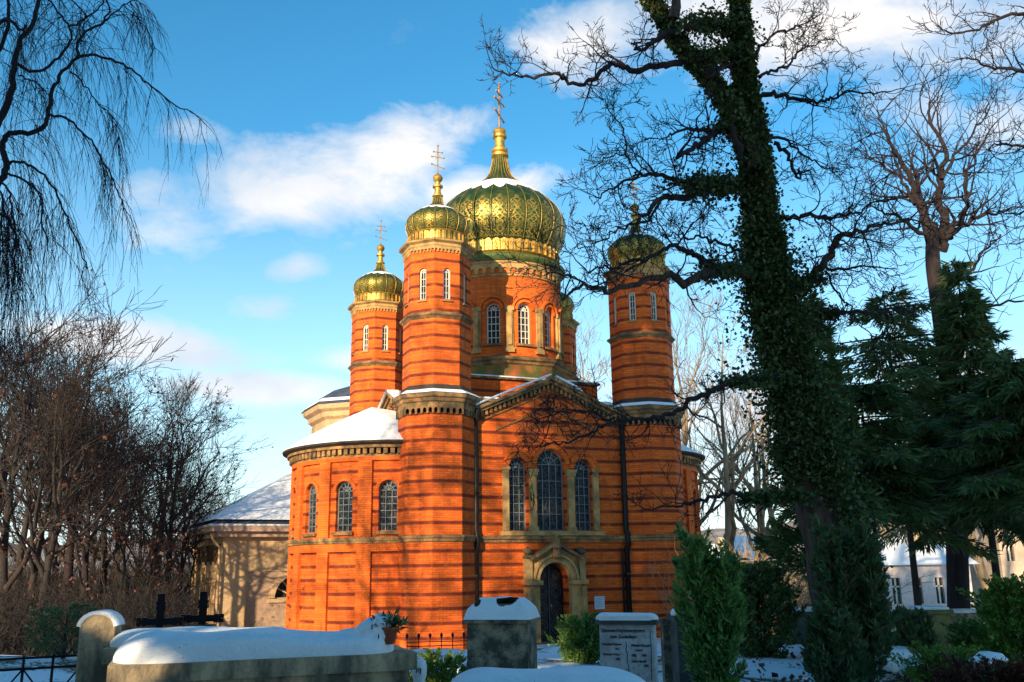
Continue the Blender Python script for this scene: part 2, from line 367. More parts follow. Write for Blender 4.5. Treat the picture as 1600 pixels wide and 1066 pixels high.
def window(name,parent,mf,h,d=.14,bars=2,rows=6,bw=.028,mats=(None,),split=True,fw=.05,loc=None):
    uc,w,z0,zs=h[:4]; g=MB(); glass(g,mf,h,d); f=MB() if split else g; mi=0 if split else 1
    r=w/2-fw/2
    strip(f,mf,[(uc-r,z0+fw/2),(uc+r,z0+fw/2)]+arcpts(uc,r,zs),fw,d-.05,d-.004,mi,close=True)
    for k in range(1,bars+1):
        u=uc-w/2+w*k/(bars+1); strip(f,mf,[(u,z0),(u,zs)],bw,d-.04,d-.006,mi)
    for k in range(1,rows+1):
        z=z0+(zs-z0)*k/rows; strip(f,mf,[(uc-r,z),(uc+r,z)],bw,d-.036,d-.008,mi)
    for k in range(1,5 if w>.4 else 3):
        a=PI*k/(5 if w>.4 else 3); strip(f,mf,[(uc,zs),(uc+r*math.cos(a),zs+r*math.sin(a))],bw,d-.034,d-.01,mi)
    if w>.4: strip(f,mf,arcpts(uc,r*.5,zs,8),bw,d-.035,d-.01,mi)
    if split:
        o=g.build(name,GLASS,parent,loc=loc); f.build('frame',mats[0],o)
    else: o=g.build(name,[GLASS,mats[0]],parent,loc=loc)
    return o
def cross(mb,z0,H,w,t=.05,mi=0):   # three-barred orthodox cross in the local x-z plane
    mb.box((0,0,z0+H/2),(t,t,H),0,mi)
    for zz,ww,sl in ((.80,.30,0),(.62,w,0),(.30,.42,.25)):
        z=z0+H*zz; L=ww*H/2 if ww<1 else ww/2
        a=Vector((-L,0,z+L*sl)); b=Vector((L,0,z-L*sl)); mb.tube([a,b],[t*.55,t*.55],4,mi)
        for e in (a,b):
            mb.lathe([(.001,e.z-t*1.3),(t*1.1,e.z),(.001,e.z+t*1.3)],6,0,mi,c=(e.x,0),cap=False)
    for k in range(4):
        a=PI/4+k*PI/2; c=Vector((0,0,z0+H*.62)); mb.tube([c,c+Vector((math.cos(a),0,math.sin(a)))*H*.16],[t*.35,t*.1],4,mi)
    mb.lathe([(.001,z0+H-.02),(t*1.3,z0+H+t),(.001,z0+H+t*2.4)],6,0,mi,cap=False)

# ================================================================== CHURCH
ANG=.394; SP=4.15
FLc=Vector((-2.655,32,0)); Ad=Vector((math.cos(ANG),math.sin(ANG),0)); Bd=Vector((-math.sin(ANG),math.cos(ANG),0))
CC=FLc+Ad*SP+Bd*SP
church=empty('church',CC,ANG,label='orange striped brick church with five green and gold onion domes in the snow',cat='church')
def onion(segr,ribs,prof,name,parent,zb,vscale=1.0,snow=None,loc=None):
    """dome skin with UV (gore, height) and gold ribs"""
    seg=ribs*4; mb=MB(); vs=[];n=len(prof)
    for r,z in prof:
        for k in range(seg):
            a=2*PI*k/seg; q=(k%4)/4; rr=r*(1-.012*(1-abs(math.sin(PI*q)))) ; vs.append((rr*math.cos(a),rr*math.sin(a),z))
    fs=[(i*seg+k,i*seg+(k+1)%seg,(i+1)*seg+(k+1)%seg,(i+1)*seg+k) for i in range(n-1) for k in range(seg)]
    mb.add(vs,fs,0); nf=len(fs)
    for j in range(ribs):
        a=2*PI*j/ribs; mb.tube([((r+.004)*math.cos(a),(r+.004)*math.sin(a),z) for r,z in prof],[max(.012,.018*min(1,r*1.2+.3))]*n,5,1)
    o=mb.build(name,[DOMEM,GOLD],parent,True,loc)
    uvl=o.data.uv_layers.new(name='UV'); co=np.zeros(len(uvl.data)*2,dtype=np.float32)
    acc=[0]
    for i in range(1,n): acc.append(acc[-1]+math.hypot(prof[i][0]-prof[i-1][0],prof[i][1]-prof[i-1][1]))
    gw=2*PI*max(r for r,z in prof)/ribs; li=0
    for fi in range(nf):
        i,k=divmod(fi,seg)
        for (kk,ii) in ((k,i),(k+1,i),(k+1,i+1),(k,i+1)):
            co[li]=kk/4; co[li+1]=acc[ii]/gw*vscale; li+=2
    uvl.data.foreach_set('uv',co); return o
def dome_prof(Rm,z0,zm,z1,rn,n=26,r0=.86):
    """onion: from radius r0*Rm at z0, out to Rm at zm, in to rn at z1 along an ogee"""
    pr=[]
    for k in range(7):
        t=k/7; pr.append((Rm*(r0+(1-r0)*math.sin(t*PI/2)),z0+(zm-z0)*t))
    H=z1-zm; ctrl=[(1,0),(.995,.10),(.925,.24),(.80,.36),(.66,.46),(.49,.555),(.335,.65),(.21,.78),(.17,1.0)]
    cs=ctrl
    def cr(p0,p1,p2,p3,t): return .5*((2*p1)+(-p0+p2)*t+(2*p0-5*p1+4*p2-p3)*t*t+(-p0+3*p1-3*p2+p3)*t**3)
    for i in range(len(cs)-1):
        p0=cs[max(i-1,0)];p1=cs[i];p2=cs[i+1];p3=cs[min(i+2,len(cs)-1)]
        for s in range(4):
            t=s/4; x=cr(p0[0],p1[0],p2[0],p3[0],t); z=cr(p0[1],p1[1],p2[1],p3[1],t); pr.append((Rm*(x if x>.17 else .17)*1.0,zm+H*z))
    pr.append((Rm*.17,z1))
    f=rn/(.17*Rm)
    return [(r*(1+(f-1)*max(0,(z-zm)/H)**3),z) for r,z in pr]
def snowcap(name,parent,prof,ribs,z0,z1,off=.02,rag=.08,loc=None,lo=0,hi=2*PI):
    sub=[(r+off,z) for r,z in prof]
    def rad(z):
        for (r1,za),(r2,zb) in zip(sub,sub[1:]):
            if za<=z<=zb and zb>za: return r1+(r2-r1)*(z-za)/(zb-za)
        return sub[-1][0]
    mb=MB(); seg=ribs*4; rows=5; vs=[]
    for i in range(rows+1):
        for k in range(seg):
            a=2*PI*k/seg; q=abs(math.sin(PI*((k%4)/4))); t=i/rows
            zz=z0+(z1-z0)*t+(1-t)*(-rag*q+.5*rag*math.sin(k*.37)+rag*.4*math.sin(k*1.3))
            rr=rad(zz)+(.0 if i in (0,rows) else .03*q); vs.append((rr*math.cos(a),rr*math.sin(a),zz))
    fs=[(i*seg+k,i*seg+(k+1)%seg,(i+1)*seg+(k+1)%seg,(i+1)*seg+k) for i in range(rows) for k in range(seg)]
    mb.add(vs,fs); return mb.build(name,SNOW,parent,True,loc)
PH8=PI/8   # octagons keep a face towards each side of the church
AP=math.cos(PI/8)
def oct_faces(Rc): # mapping functions for eight faces, half side
    return [flat(math.cos(k*PI/4),math.sin(k*PI/4),Rc*AP) for k in range(8)], Rc*math.sin(PI/8)
def frieze(mb,mf,u0,u1,z0,z1,n,proj=.07,mi=0,du=None):
    w=(u1-u0)/n; f2=lambda u,z,d:mf(u,z,d-proj)
    hs=[(u0+w*(k+.5),w*.62,z0,z0+(z1-z0)*.35,proj) for k in range(n)]
    wall(mb,f2,u0,u1,z0,z1,hs,proj,mi,du)
def corner_tower():
    RL,RU=1.33,1.2
    t=MB(); t.lathe([(RL+.1,-1),(RL+.1,.42),(RL,.5),(RL,7.45)],8,PH8,cap=False)
    fl,hs=oct_faces(RU)
    t.lathe([(RU+.02,8.3),(RU,8.4),(RU,11.1)],8,PH8,cap=False)
    for k,mf in enumerate(fl): wall(t,mf,-hs,hs,11.1,13.2,[(0,.27,11.42,12.42)],.16)
    tw=t.build('corner_tower',BR,church)
    for k,mf in enumerate(fl):
        window('window',tw,mf,(0,.27,11.42,12.42),.12,1,4,.022,(FRAME,),False,.055)
    c=MB()
    fl2,h2=oct_faces(RL)
    for mf in fl2: frieze(c,mf,-h2-.03,h2+.03,7.4,7.78,5,.07)
    c.lathe([(RL+.07,7.78),(RL+.13,7.82),(RL+.15,7.92),(RL+.22,7.96),(RL+.24,8.08),(RL+.05,8.1)],8,PH8,cap=False)
    c.build('lower_cornice',CORN,tw)
    l=MB(); l.lathe([(RL+.22,8.083),(RL+.0,8.22),(RU+.06,8.34),(RU+.02,8.42)],8,PH8,cap=False); l.build('ledge',DARKLEDGE,tw)
    b=MB(); b.lathe([(RL+.0,3.2),(RL+.07,3.24),(RL+.07,3.31),(RL+.12,3.35),(RL+.12,3.41),(RL-.01,3.44)],8,PH8,cap=False); b.build('belt_course',CORN,tw)
    b=MB(); b.lathe([(RU,10.72),(RU+.07,10.8),(RU+.13,10.84),(RU+.13,10.9),(RU-.005,10.97)],8,PH8,cap=False)
    for mf in fl: block(b,mf,-.19,.19,11.33,11.39,-.06,.05)
    b.build('middle_belt',CORN,tw)
    e=MB()
    for mf in fl: frieze(e,mf,-hs-.02,hs+.02,13.12,13.32,7,.045)
    e.lathe([(RU+.05,13.32),(RU+.08,13.36),(RU+.08,13.44),(RU+.2,13.5),(RU+.22,13.56),(RU-.1,13.6)],8,PH8,cap=False)
    e.build('upper_cornice',SAND,tw)
    dr=MB(); dr.lathe([(RU+.225,13.563),(RU+.02,13.63),(1.04,13.66)],8,PH8,cap=False); dr.lathe([(1.04,13.62),(1.0,14.02)],32,cap=False); dr.build('roof_skirt',GREEN,tw)
    # ring of gilded petals standing under the bulb
    pt=MB(); n=32
    mfc=cyl(1.07,0)
    for k in range(n):
        u=2*PI*1.07*(k+.5)/n; w=2*PI*1.07/n*.82
        wall(pt,cyl(1.07,0),u-w/2,u+w/2,13.66,13.9,(),top=lambda uu,u=u,w=w:13.9+.09*math.sqrt(max(0,1-((uu-u)/(w/2))**2)),du=w/4)
        strip(pt,mfc,[(u,13.66),(u,13.95)],.03,-.03,0)
    pt.lathe([(1.06,13.94),(1.1,13.98),(1.06,14.02)],32,cap=False)
    pt.build('petal_ring',GOLD,tw)
    pr=dome_prof(1.16,14.0,14.42,15.62,.15)
    dm=onion(1,16,pr,'dome',tw,0,1.55)
    snowcap('snow_cap',tw,pr,16,14.98,15.13,.012,.06)
    f=MB(); f.lathe([(.16,15.6),(.2,15.63),(.2,15.67),(.14,15.7),(.11,15.85),(.12,15.95),(.19,15.99),(.19,16.05),(.1,16.1),(.09,16.2),(.16,16.27),(.19,16.36),(.14,16.46),(.05,16.52),(.03,16.56)],20); f.build('finial',GOLD,tw,'auto')
    c=MB(); cross(c,16.5,1.12,.42,.035); c.build('cross',GOLD,tw)
    s=MB()   # thin snow lying on the ledge
    s.lathe([(RL+.235,8.1),(RL+.17,8.15),(RL+.02,8.24)],8,PH8,cap=False); s.build('snow',SNOW,tw)
    return tw
tw0=corner_tower(); tw0.location=(-SP,-SP,0)
for x,y in ((SP,-SP),(-SP,SP),(SP,SP)):
    c=copy_tree(tw0,church); c.location=(x,y,0)

# ---- arms of the cross with gables
GY=4.5; HW=2.95
def gable_top(u): return 9.0-(abs(u)/2.95)*1.28
def gable_arm(k,holes=(),parent=church,name='gable_wall'):
    ph=-PI/2+k*PI/2; mf=flat(math.cos(ph),math.sin(ph),GY)
    m=MB(); wall(m,mf,-HW,HW,3.3,7.0,holes,.28,0); wall(m,mf,-HW,HW,7.0,9,(),top=gable_top)
    if k==0: wall(m,mf,-HW,HW,-1,3.3,[(0,1.12,-.9,1.93,.45)],.45)
    else: wall(m,mf,-HW,HW,-1,3.3)
    g=m.build(name,BR,parent)
    c=MB()
    top=[(-2.98,7.76),(0,9.05),(2.98,7.76)]
    def rak(off,w,d0,d1):
        return strip(c,mf,[(-3.0,7.72+off),(0,9.02+off),(3.0,7.72+off)],w,d0,d1)
    rak(-.02,.10,-.34,.2); rak(-.13,.12,-.24,.1); rak(-.5,.05,-.06,.02)
    n=17
    for sgn in (-1,1):
        for j in range(n):
            u=sgn*(.09+(j)*2.9/n); z=9.02-abs(u)*.4333-.29; block(c,mf,u-.045,u+.045,z-.09,z+.09,-.16,.05)
    if k==0: strip(c,mf,[(-2.1,7.06),(0,7.97),(2.1,7.06)],.05,-.05,.02)
    c.build('gable_cornice',CORN,g)
    s=MB()
    for (a,b) in (((-2.95,7.86),(-.05,9.12)),((.15,9.06),(1.2,8.6))):
        strip(s,mf,[a,((a[0]+b[0])/2,(a[1]+b[1])/2+.02),b],.07,-.36,.15)
    s.build('snow',SNOW,g,True)
    return g,mf
WH=[(-1.27,.66,3.6,5.78),(0,1.06,3.6,5.92),(1.27,.66,3.6,5.78)]
gf,mfF=gable_arm(0,WH)
for k in (1,2,3): gable_arm(k)
# belt course across the front, above the door
b=MB(); block(b,mfF,-2.95,2.95,3.2,3.31,-.08,.02); block(b,mfF,-2.95,2.95,3.31,3.42,-.14,.02); b.build('belt_course',CORN,church)
# triple window
for i,h in enumerate(WH): window('window',church,mfF,h,.2,(2,3,2)[i],7 if i!=1 else 4,.022,(LEAD,),True,.04)
w=MB()
for u0,u1 in ((-.92,-.56),(.56,.92)):
    um=(u0+u1)/2; block(w,mfF,um-.12,um+.12,3.6,5.55,-.13,.1); block(w,mfF,um-.17,um+.17,5.5,5.62,-.17,.1); block(w,mfF,um-.2,um+.2,5.62,5.72,-.2,.1); block(w,mfF,um-.17,um+.17,3.58,3.72,-.16,.1)
for u in (-1.75,1.75): block(w,mfF,u-.11,u+.11,3.6,5.7,-.09,.05); block(w,mfF,u-.15,u+.15,5.68,5.78,-.12,.05)
block(w,mfF,-1.98,1.98,3.43,3.58,-.2,.1)
w.build('window_columns',SAND,church)
w=MB()
for (uc,ww,z0,zs) in WH:
    r=ww/2; strip(w,mfF,arcpts(uc,r+.11,zs,16,.0,PI),.17,-.07,.05); strip(w,mfF,arcpts(uc,r+.23,zs,16,.35 if uc>=0 else .5,PI-.5 if uc>0 else PI-.35),.05,-.11,.05)
w.build('window_arches',BP,church)
# portal
p=MB()
def pp(*a,**k): block(p,mfF,*a,**k)
pp(-.98,-.60,-.8,1.78,-.22,.1); pp(.60,.98,-.8,1.78,-.22,.1)
pp(-1.12,-.98,-.8,1.7,-.36,.1); pp(.98,1.12,-.8,1.7,-.36,.1)
pp(-1.16,-.56,1.78,1.92,-.42,.1); pp(.56,1.16,1.78,1.92,-.42,.1)
strip(p,mfF,arcpts(0,.70,1.93,20),.2,-.24,.1); strip(p,mfF,arcpts(0,.83,1.93,20),.07,-.32,.1); strip(p,mfF,arcpts(0,.6,1.93,20),.06,-.12,.2)
pp(-1.12,-.90,1.92,2.72,-.3,.1); pp(.90,1.12,1.92,2.72,-.3,.1)
# spandrels under the little gable
wall(p,lambda u,z,d:mfF(u,z,d-.18),-.92,.92,1.93,2.7,[(0,1.5,1.93,1.93,.18)],.18,0,top=lambda u:3.12-abs(u)*.52)
p.build('portal',SAND,church)
q=MB()
strip(q,mfF,[(-1.0,2.64),(-.5,2.9),(0,3.2),(.5,2.9),(1.0,2.64)],.11,-.42,-.1)
for u in (-1.02,1.02):
    block(q,mfF,u-.17,u+.17,2.68,2.77,-.4,.05); c=mfF(u,0,-.18); q.lathe([(.09,2.77),(.15,2.84),(.16,2.92),(.10,3.0),(.03,3.06)],12,0,c=c[:2])
c=mfF(0,0,-.34); q.lathe([(.05,2.62),(.14,2.7),(.13,2.95),(.19,3.02),(.17,3.12),(.12,3.2),(.14,3.27),(.07,3.36),(.03,3.45)],10,0,c=c[:2])
q.build('portal_gable',CORN,church,)
d=MB(); glass(d,mfF,(0,1.12,-.1,1.93),.40,0)
strip(d,mfF,[(0,-.1),(0,2.48)],.05,.36,.4,1)
for cz in (.35,.95,1.55,2.1):
    for cu in (-.27,.27):
        rr=.2 if cz<2 else .13
        for r_ in (rr,rr*.55): strip(d,mfF,[(cu+r_*math.cos(a*PI/4+PI/8),cz+r_*1.15*math.sin(a*PI/4+PI/8)) for a in range(8)],.03,.37,.4,1,close=True)
        for a in range(4): strip(d,mfF,[(cu+rr*.5*math.cos(a*PI/2),cz+rr*.55*math.sin(a*PI/2)),(cu+rr*1.3*math.cos(a*PI/2),cz+rr*1.4*math.sin(a*PI/2))],.025,.375,.4,1)
doorm,_,_=mat('dark_bronze_door',(.018,.016,.02),.4,.5); doorr,_,_=mat('door_ironwork',(.07,.065,.07),.45,.7)
d=d.build('door',[doorm,doorr],church); k=MB(); c=mfF(.06,1.05,.33); k.lathe([(.02,1.0),(.04,1.05),(.02,1.1)],8,c=c[:2]); k.build('handle',GOLD,d)
s=MB()
for i in range(4): block(s,mfF,-1.3-i*.12,1.3+i*.12,-.1-.18*(i+1),-.1-.18*i,-.5-.32*i,.44 if i==0 else -.5-.32*i+.4)
s.build('steps',GREYD,church)
s=MB(); block(s,mfF,1.56,1.96,.9,1.34,-.03,0); s.build('notice_plaque',mat('pale_enamel',(.55,.62,.68),.5)[0],church)
s=MB()
for i in range(6): block(s,mfF,1.60+.02*(i%2),1.92-.03*(i%3),1.27-i*.058,1.285-i*.058,-.034,-.031)
s.build('plaque_lines',mat('faded_ink',(.18,.27,.36),.6)[0],church)
# downpipes
for i,(ux) in enumerate((-2.88,2.88)):
    m=MB(); m.tube([mfF(ux,7.75,-.32),mfF(ux,7.55,-.3),mfF(ux,7.3,-.13),mfF(ux,3.6,-.13),mfF(ux,3.45,-.24),mfF(ux,3.1,-.24),mfF(ux,2.95,-.13),mfF(ux,-.4,-.13)],[.1]*8,8)
    for z in (6.3,4.8,2.1,.8): m.tube([mfF(ux,z,-.13),mfF(ux,z+.06,-.13)],[.13,.13],8)
    m.build('downpipe',PIPE,church,True)
m=MB(); m.tube([mfF(2.7,3.0,-.1),mfF(2.7,-.4,-.1)],[.035]*2,6); m.build('conduit_pipe',PIPE,church,True)
# roof body: ridged roofs of the arms and stepped blocks under the drum
rf=MB()
for k in range(2):
    a=k*PI/2; ca,sa=math.cos(a),math.sin(a); T=lambda x,y,z:(x*ca-y*sa,x*sa+y*ca,z)
    rf.add([T(-3.0,-4.46,7.72),T(0,-4.46,9.0),T(0,4.46,9.0),T(-3.0,4.46,7.72),T(3.0,-4.46,7.72),T(3.0,4.46,7.72)],[(0,1,2,3),(1,4,5,2)])
rf.build('roof',DARKLEDGE,church)
bd=MB(); bd.box((0,0,6.2),(7.6,7.6,4.0)); bd.build('body',BR,church)
dd=MB(); dd.box((0,0,8.7),(5.7,5.7,1.1)); dd.build('drum_plinth',BR,church)
dd=MB(); dd.box((0,0,9.27),(5.9,5.9,.08)); dd.box((0,0,8.23),(7.9,7.9,.1)); dd.build('plinth_cornice',CORN,church)
dd=MB(); dd.box((0,0,9.34),(5.75,5.75,.06)); dd.box((0,0,8.31),(7.7,7.7,.07)); dd.build('plinth_snow',SNOW,church)
# drum
RB=2.78; RD=2.42
m=MB(); m.lathe([(RB,9.3),(RB,9.95)],8,PH8,cap=False); dr0=m.build('drum_base',stone('mossy_brick',(.42,.13,.04),(.13,.13,.03),1.3,(.42,.56)),church)
m=MB(); m.lathe([(RB,9.9),(RB+.08,9.95),(RB+.1,10.03),(RB+.2,10.08),(RB+.22,10.18),(RB-.1,10.24),(RD-.05,10.4)],8,PH8,cap=False); m.build('cornice',CORN,dr0)
mfD=cyl(RD,-PI/2-PI/12*0); W12=2*PI*RD/12
m=MB(); hs=[(W12*k,.56,10.78,12.16) for k in range(12)]
wall(m,mfD,-W12/2,W12*11.5,10.3,13.95,hs,.26,0,.16,mr=0)
drum=m.build('drum',BP,church)
for h in hs: window('window',drum,mfD,h,.2,2,5,.028,(FRAME,),False,.05)
for k in range(12):
    uc=W12*(k+.5); m=MB()
    block(m,mfD,uc-.14,uc+.14,10.5,12.15,-.09,.03,du=.15); block(m,mfD,uc-.18,uc+.18,12.1,12.26,-.13,.03,du=.18); block(m,mfD,uc-.18,uc+.18,10.42,10.6,-.13,.03,du=.18)
    block(m,mfD,uc-.075,uc+.075,10.7,12.1,-.16,-.09,du=.15); m.build('pilaster',SAND,drum)
for k in range(12):
    m=MB(); uc=W12*k; block(m,mfD,uc-.38,uc+.38,10.68,10.77,-.12,.05,du=.2); m.build('window_sill',CORN,drum)
m=MB()
for k in range(12):
    uc=W12*k; strip(m,mfD,arcpts(uc,.36,12.16,14),.1,-.06,.03); strip(m,mfD,arcpts(uc,.50,12.16,16),.08,-.11,.03)
m.build('window_arches',BP,drum)
m=MB(); frieze(m,mfD,0,2*PI*RD,13.62,14.02,48,.07,0); m.lathe([(RD+.07,14.02),(RD+.12,14.06),(RD+.12,14.12)],64,cap=False); m.lathe([(RD+.02,13.5),(RD+.06,13.53),(RD+.06,13.58),(RD,13.62)],64,cap=False)
m.build('arcade_frieze',SAND,drum)
m=MB(); m.lathe([(RD+.1,14.1),(RD+.24,14.2),(RD+.28,14.3),(RD+.26,14.36),(RD+.05,14.48),(RD-.1,14.56)],64,cap=False); m.build('drum_cornice',GREEN,drum,'auto')
m=MB(); m.lathe([(2.36,14.5),(2.32,15.2)],64,cap=False); m.build('dome_collar',stone('gold_ochre_band',(.62,.30,.06),(.36,.14,.04),5),drum,True)
m=MB(); Rp=2.42; mfp=cyl(Rp,0); n=48
for k in range(n):
    u=2*PI*Rp*(k+.5)/n; w_=2*PI*Rp/n*.86
    wall(m,mfp,u-w_/2,u+w_/2,14.62,15.0,(),top=lambda uu,u=u,w_=w_:14.98+.14*math.sqrt(max(0,1-((uu-u)/(w_/2))**2)),du=w_/6)
    strip(m,mfp,[(u,14.62),(u,15.06)],.05,-.05,0); strip(m,mfp,arcpts(u,w_*.33,14.9,6),.03,-.04,0)
m.lathe([(2.40,14.56),(2.46,14.6),(2.40,14.64)],64,cap=False); m.build('petal_ring',GOLD,drum)
prM=dome_prof(2.76,15.12,16.15,19.62,.30)
dome=onion(1,24,prM,'dome',church,0,1.0)
snowcap('snow_cap',dome,prM,24,17.62,18.22,.015,.18)
f=MB(); f.lathe([(.30,19.6),(.38,19.66),(.38,19.76),(.27,19.84),(.35,19.9),(.35,20.0),(.24,20.08),(.2,20.3),(.22,20.5),(.31,20.56),(.31,20.66),(.22,20.72),(.27,20.78),(.3,20.86),(.25,20.94),(.08,21.02),(.04,21.06)],24); f.build('finial',GOLD,dome,'auto')
c=MB(); cross(c,21.0,2.1,.46,.06); c=c.build('cross',stone('rusty_gold',(.45,.22,.08),(.25,.11,.05),6),dome); c.rotation_euler=(0,0,.75)

# ---- apses
def apse():
    RA=4.05; m=MB(); nW=7; dphi=R(22.5); ph0=-R(22.5)*3
    mf=cyl(RA,0); W=RA*dphi
    hs=[(W*(k-3),.66,3.62,4.98) for k in range(7)]
    wall(m,mf,-W*4.3,W*4.3,3.3,6.1,hs,.24,0,.3); wall(m,mf,-W*4.3,W*4.3,-1,3.3,(),0,0,.3)
    a=m.build('apse',BR,church)
    for h in hs: window('window',a,mf,h,.18,2,6,.024,(LEAD,),False,.04)
    for k in range(8):
        m=MB(); u=W*(k-3.5); block(m,mf,u-.24,u+.24,3.42,5.98,-.1,.05,du=.25); block(m,mf,u-.25,u+.25,-.5,2.98,-.1,.05,du=.25); m.build('pilaster',BP,a)
    m=MB()
    block(m,mf,-W*4.3,W*4.3,5.98,6.12,-.103,.05,du=.3); block(m,mf,-W*4.3,W*4.3,2.95,3.22,-.103,.05,du=.3); block(m,mf,-W*4.3,W*4.3,-1,.1,-.13,.05,du=.3)
    for (uc,ww,z0,zs) in hs: strip(m,mf,arcpts(uc,.4,zs,12),.12,-.04,.03)
    m.build('string_bands',BP,a)
    m=MB(); block(m,mf,-W*4.3,W*4.3,3.22,3.3,-.16,.05,du=.3); block(m,mf,-W*4.3,W*4.3,3.3,3.42,-.2,.05,du=.3)
    for (uc,ww,z0,zs) in hs: block(m,mf,uc-.4,uc+.4,3.5,3.6,-.12,.03,du=.3)
    m.build('belt_course',CORN,a)
    m=MB(); 
    n=60; w=W*8.6/n
    for k in range(n):
        u=-W*4.3+w*(k+.5); block(m,mf,u-w*.3,u+w*.3,6.2,6.4,-.2,.02)
    block(m,mf,-W*4.3,W*4.3,6.12,6.2,-.1,.05,du=.3); block(m,mf,-W*4.3,W*4.3,6.4,6.5,-.28,.05,du=.3); m.build('dentil_cornice',CORN,a)
    m=MB(); m.lathe([(4.36,6.5),(4.5,6.56),(4.52,6.62),(4.4,6.66)],48,-R(100),arc=R(200)); m.build('gutter',DARKLEDGE,a)
    # snow-laden conical roof, apex pushed out from the wall
    m=MB(); n=48; rows=9; vs=[]; ax=1.25; zt=8.42
    for i in range(rows+1):
        t=i/rows
        for k in range(n+1):
            ph=-R(100)+R(200)*k/n; r=4.46*(1-t); z=6.64+(zt-6.64)*(t**.86)+.06*math.sin(ph*5+2)*t*(1-t)*2
            if i==0: z-=.0
            vs.append((r*math.cos(ph)+ax*t,r*math.sin(ph),z))
    fs=[(i*(n+1)+k,i*(n+1)+k+1,(i+1)*(n+1)+k+1,(i+1)*(n+1)+k) for i in range(rows) for k in range(n)]
    # thickness edge and the part back to the wall
    m.add(vs,fs); m.add([(r_*math.cos(-R(100)+R(200)*k/n),r_*math.sin(-R(100)+R(200)*k/n),z_) for (r_,z_) in ((4.46,6.64),(4.5,6.66),(4.49,6.61)) for k in range(n+1)],[(i*(n+1)+k,i*(n+1)+k+1,(i+1)*(n+1)+k+1,(i+1)*(n+1)+k) for i in range(2) for k in range(n)])
    m.add([(ax,0,zt-.005),(.2,-2.4,7.3),(.2,0,8.3),(.2,2.4,7.3)],[(0,1,2),(0,2,3)])
    m.build('roof_snow',SNOW,a,'auto')
    return a
ap=apse(); ap.location=(-SP,0,0); ap.rotation_euler=(0,0,PI)
for (x,y,r) in ((SP,0,0),(0,SP,PI/2)):
    c=copy_tree(ap,church); c.location=(x,y,0); c.rotation_euler=(0,0,r)

# ================================================================== MAUSOLEUM behind on the left
MA=R(27); mc=P(343,960,46); mc.z=0
maus=empty('mausoleum',mc,MA,label='beige stone mausoleum with snowy hipped roof behind the left apse',cat='mausoleum')
W_,L_=15.0,9.0; EZ=3.95
m=MB()
def mfront(u,z,d): return (u,d,z)
def mleft(u,z,d): return (d,-u,z) # u negative going back
wall(m,mfront,0,W_,-3,EZ,[(3.6,2.1,1.05,1.05,.3)],.3)
m.add([(0,0,-3),(0,L_,-3),(0,L_,EZ),(0,0,EZ)],[(0,1,2,3)]); m.add([(0,L_,-3),(W_,L_,-3),(W_,L_,EZ),(0,L_,EZ)],[(0,1,2,3)]); m.add([(W_,0,-3),(W_,L_,-3),(W_,L_,EZ),(W_,0,EZ)],[(0,1,2,3)])
m.build('wall',BEIGE,maus)
m=MB(); block(m,mfront,1.15,7.6,-3,2.35,-.03,0); 
m=MB(); wall(m,lambda u,z,d:mfront(u,z,d-.03),1.2,8,-3,2.3,[(3.6,2.5,1.0,1.0,.03)],.03); m.build('render_panel',ROUGHB,maus)
m=MB()
strip(m,mfront,arcpts(3.6,1.18,1.05,18),.26,-.12,.05); block(m,mfront,2.2,5.0,.82,.98,-.14,.05)
strip(m,mfront,[(1.17,2.33),(8,2.33)],.05,-.07,.02); strip(m,mfront,[(1.17,2.33),(1.17,-3)],.05,-.07,.02)
for a,b_ in ((.2,.9),(.9,2.6),(2.6,5),(5,8)):
    strip(m,mfront,[(a,3.1),(b_-.15,3.1)],.05,-.04,.02)
for u in (.9,2.6,5): block(m,mfront,u-.03,u+.03,3.1,3.8,-.02,.02)
m.build('stone_trim',BEIGE,maus)
m=MB(); glass(m,mfront,(3.6,2.1,1.05,1.05),.25,0)
for k in range(1,7):
    a=PI*k/7; strip(m,mfront,[(3.6,1.06),(3.6+1.03*math.cos(a),1.06+1.03*math.sin(a))],.06,.17,.24,1)
strip(m,mfront,arcpts(3.6,.3,1.06,8),.06,.17,.24,1)
m.build('lunette_window',[GLASS,BEIGE],maus)
m=MB()
for k in range(5):   # tall slots and grille of the side
    y=.9+k*1.55; m.add([(-.02,y,-2),(-.02,y+.55,-2),(-.02,y+.55,2.0),(-.02,y,2.0)],[(0,1,2,3)])
    for j in range(5): m.box((-.03,y-.3+j*.27,3.15),(.05,.09,1.0))
m.build('side_slots',mat('brown_slot',(.12,.075,.045),.8)[0],maus)
for y in (0,1.62,3.2,4.8,6.3,7.9,):
    m=MB(); m.box((-.06,y+.35 if y else .3,-.3),(.16,.4,6.2)); m.build('pilaster',BEIGE,maus)
m=MB(); m.box((W_/2,L_/2,EZ+.13),(W_+.9,L_+.9,.26)); m.box((W_/2,L_/2,EZ+.38),(W_+1.5,L_+1.5,.26)); m.build('eaves_cornice',stone('pinkish_cornice',(.50,.33,.24),(.34,.22,.17),1),maus)
def hip(mb,x0,x1,y0,y1,z0,zr,ins):
    xm0,xm1=x0+ins,x1-ins; ym=(y0+y1)/2
    mb.add([(x0,y0,z0),(x1,y0,z0),(x1,y1,z0),(x0,y1,z0),(xm0,ym,zr),(xm1,ym,zr)],[(0,1,5,4),(1,2,5),(2,3,4,5),(3,0,4)])
m=MB(); hip(m,-.82,W_+.82,-.82,L_+.82,EZ+.54,EZ+3.5,5.2); m.build('roof',SLATE,maus)
m=MB(); hip(m,-.62,W_+.62,-.62,L_+.62,EZ+.82,EZ+3.82,5.15); m.box((W_/2,L_/2,EZ+.55),(W_+1.6,L_+1.6,.09)); m.build('roof_snow',SNOW,maus)
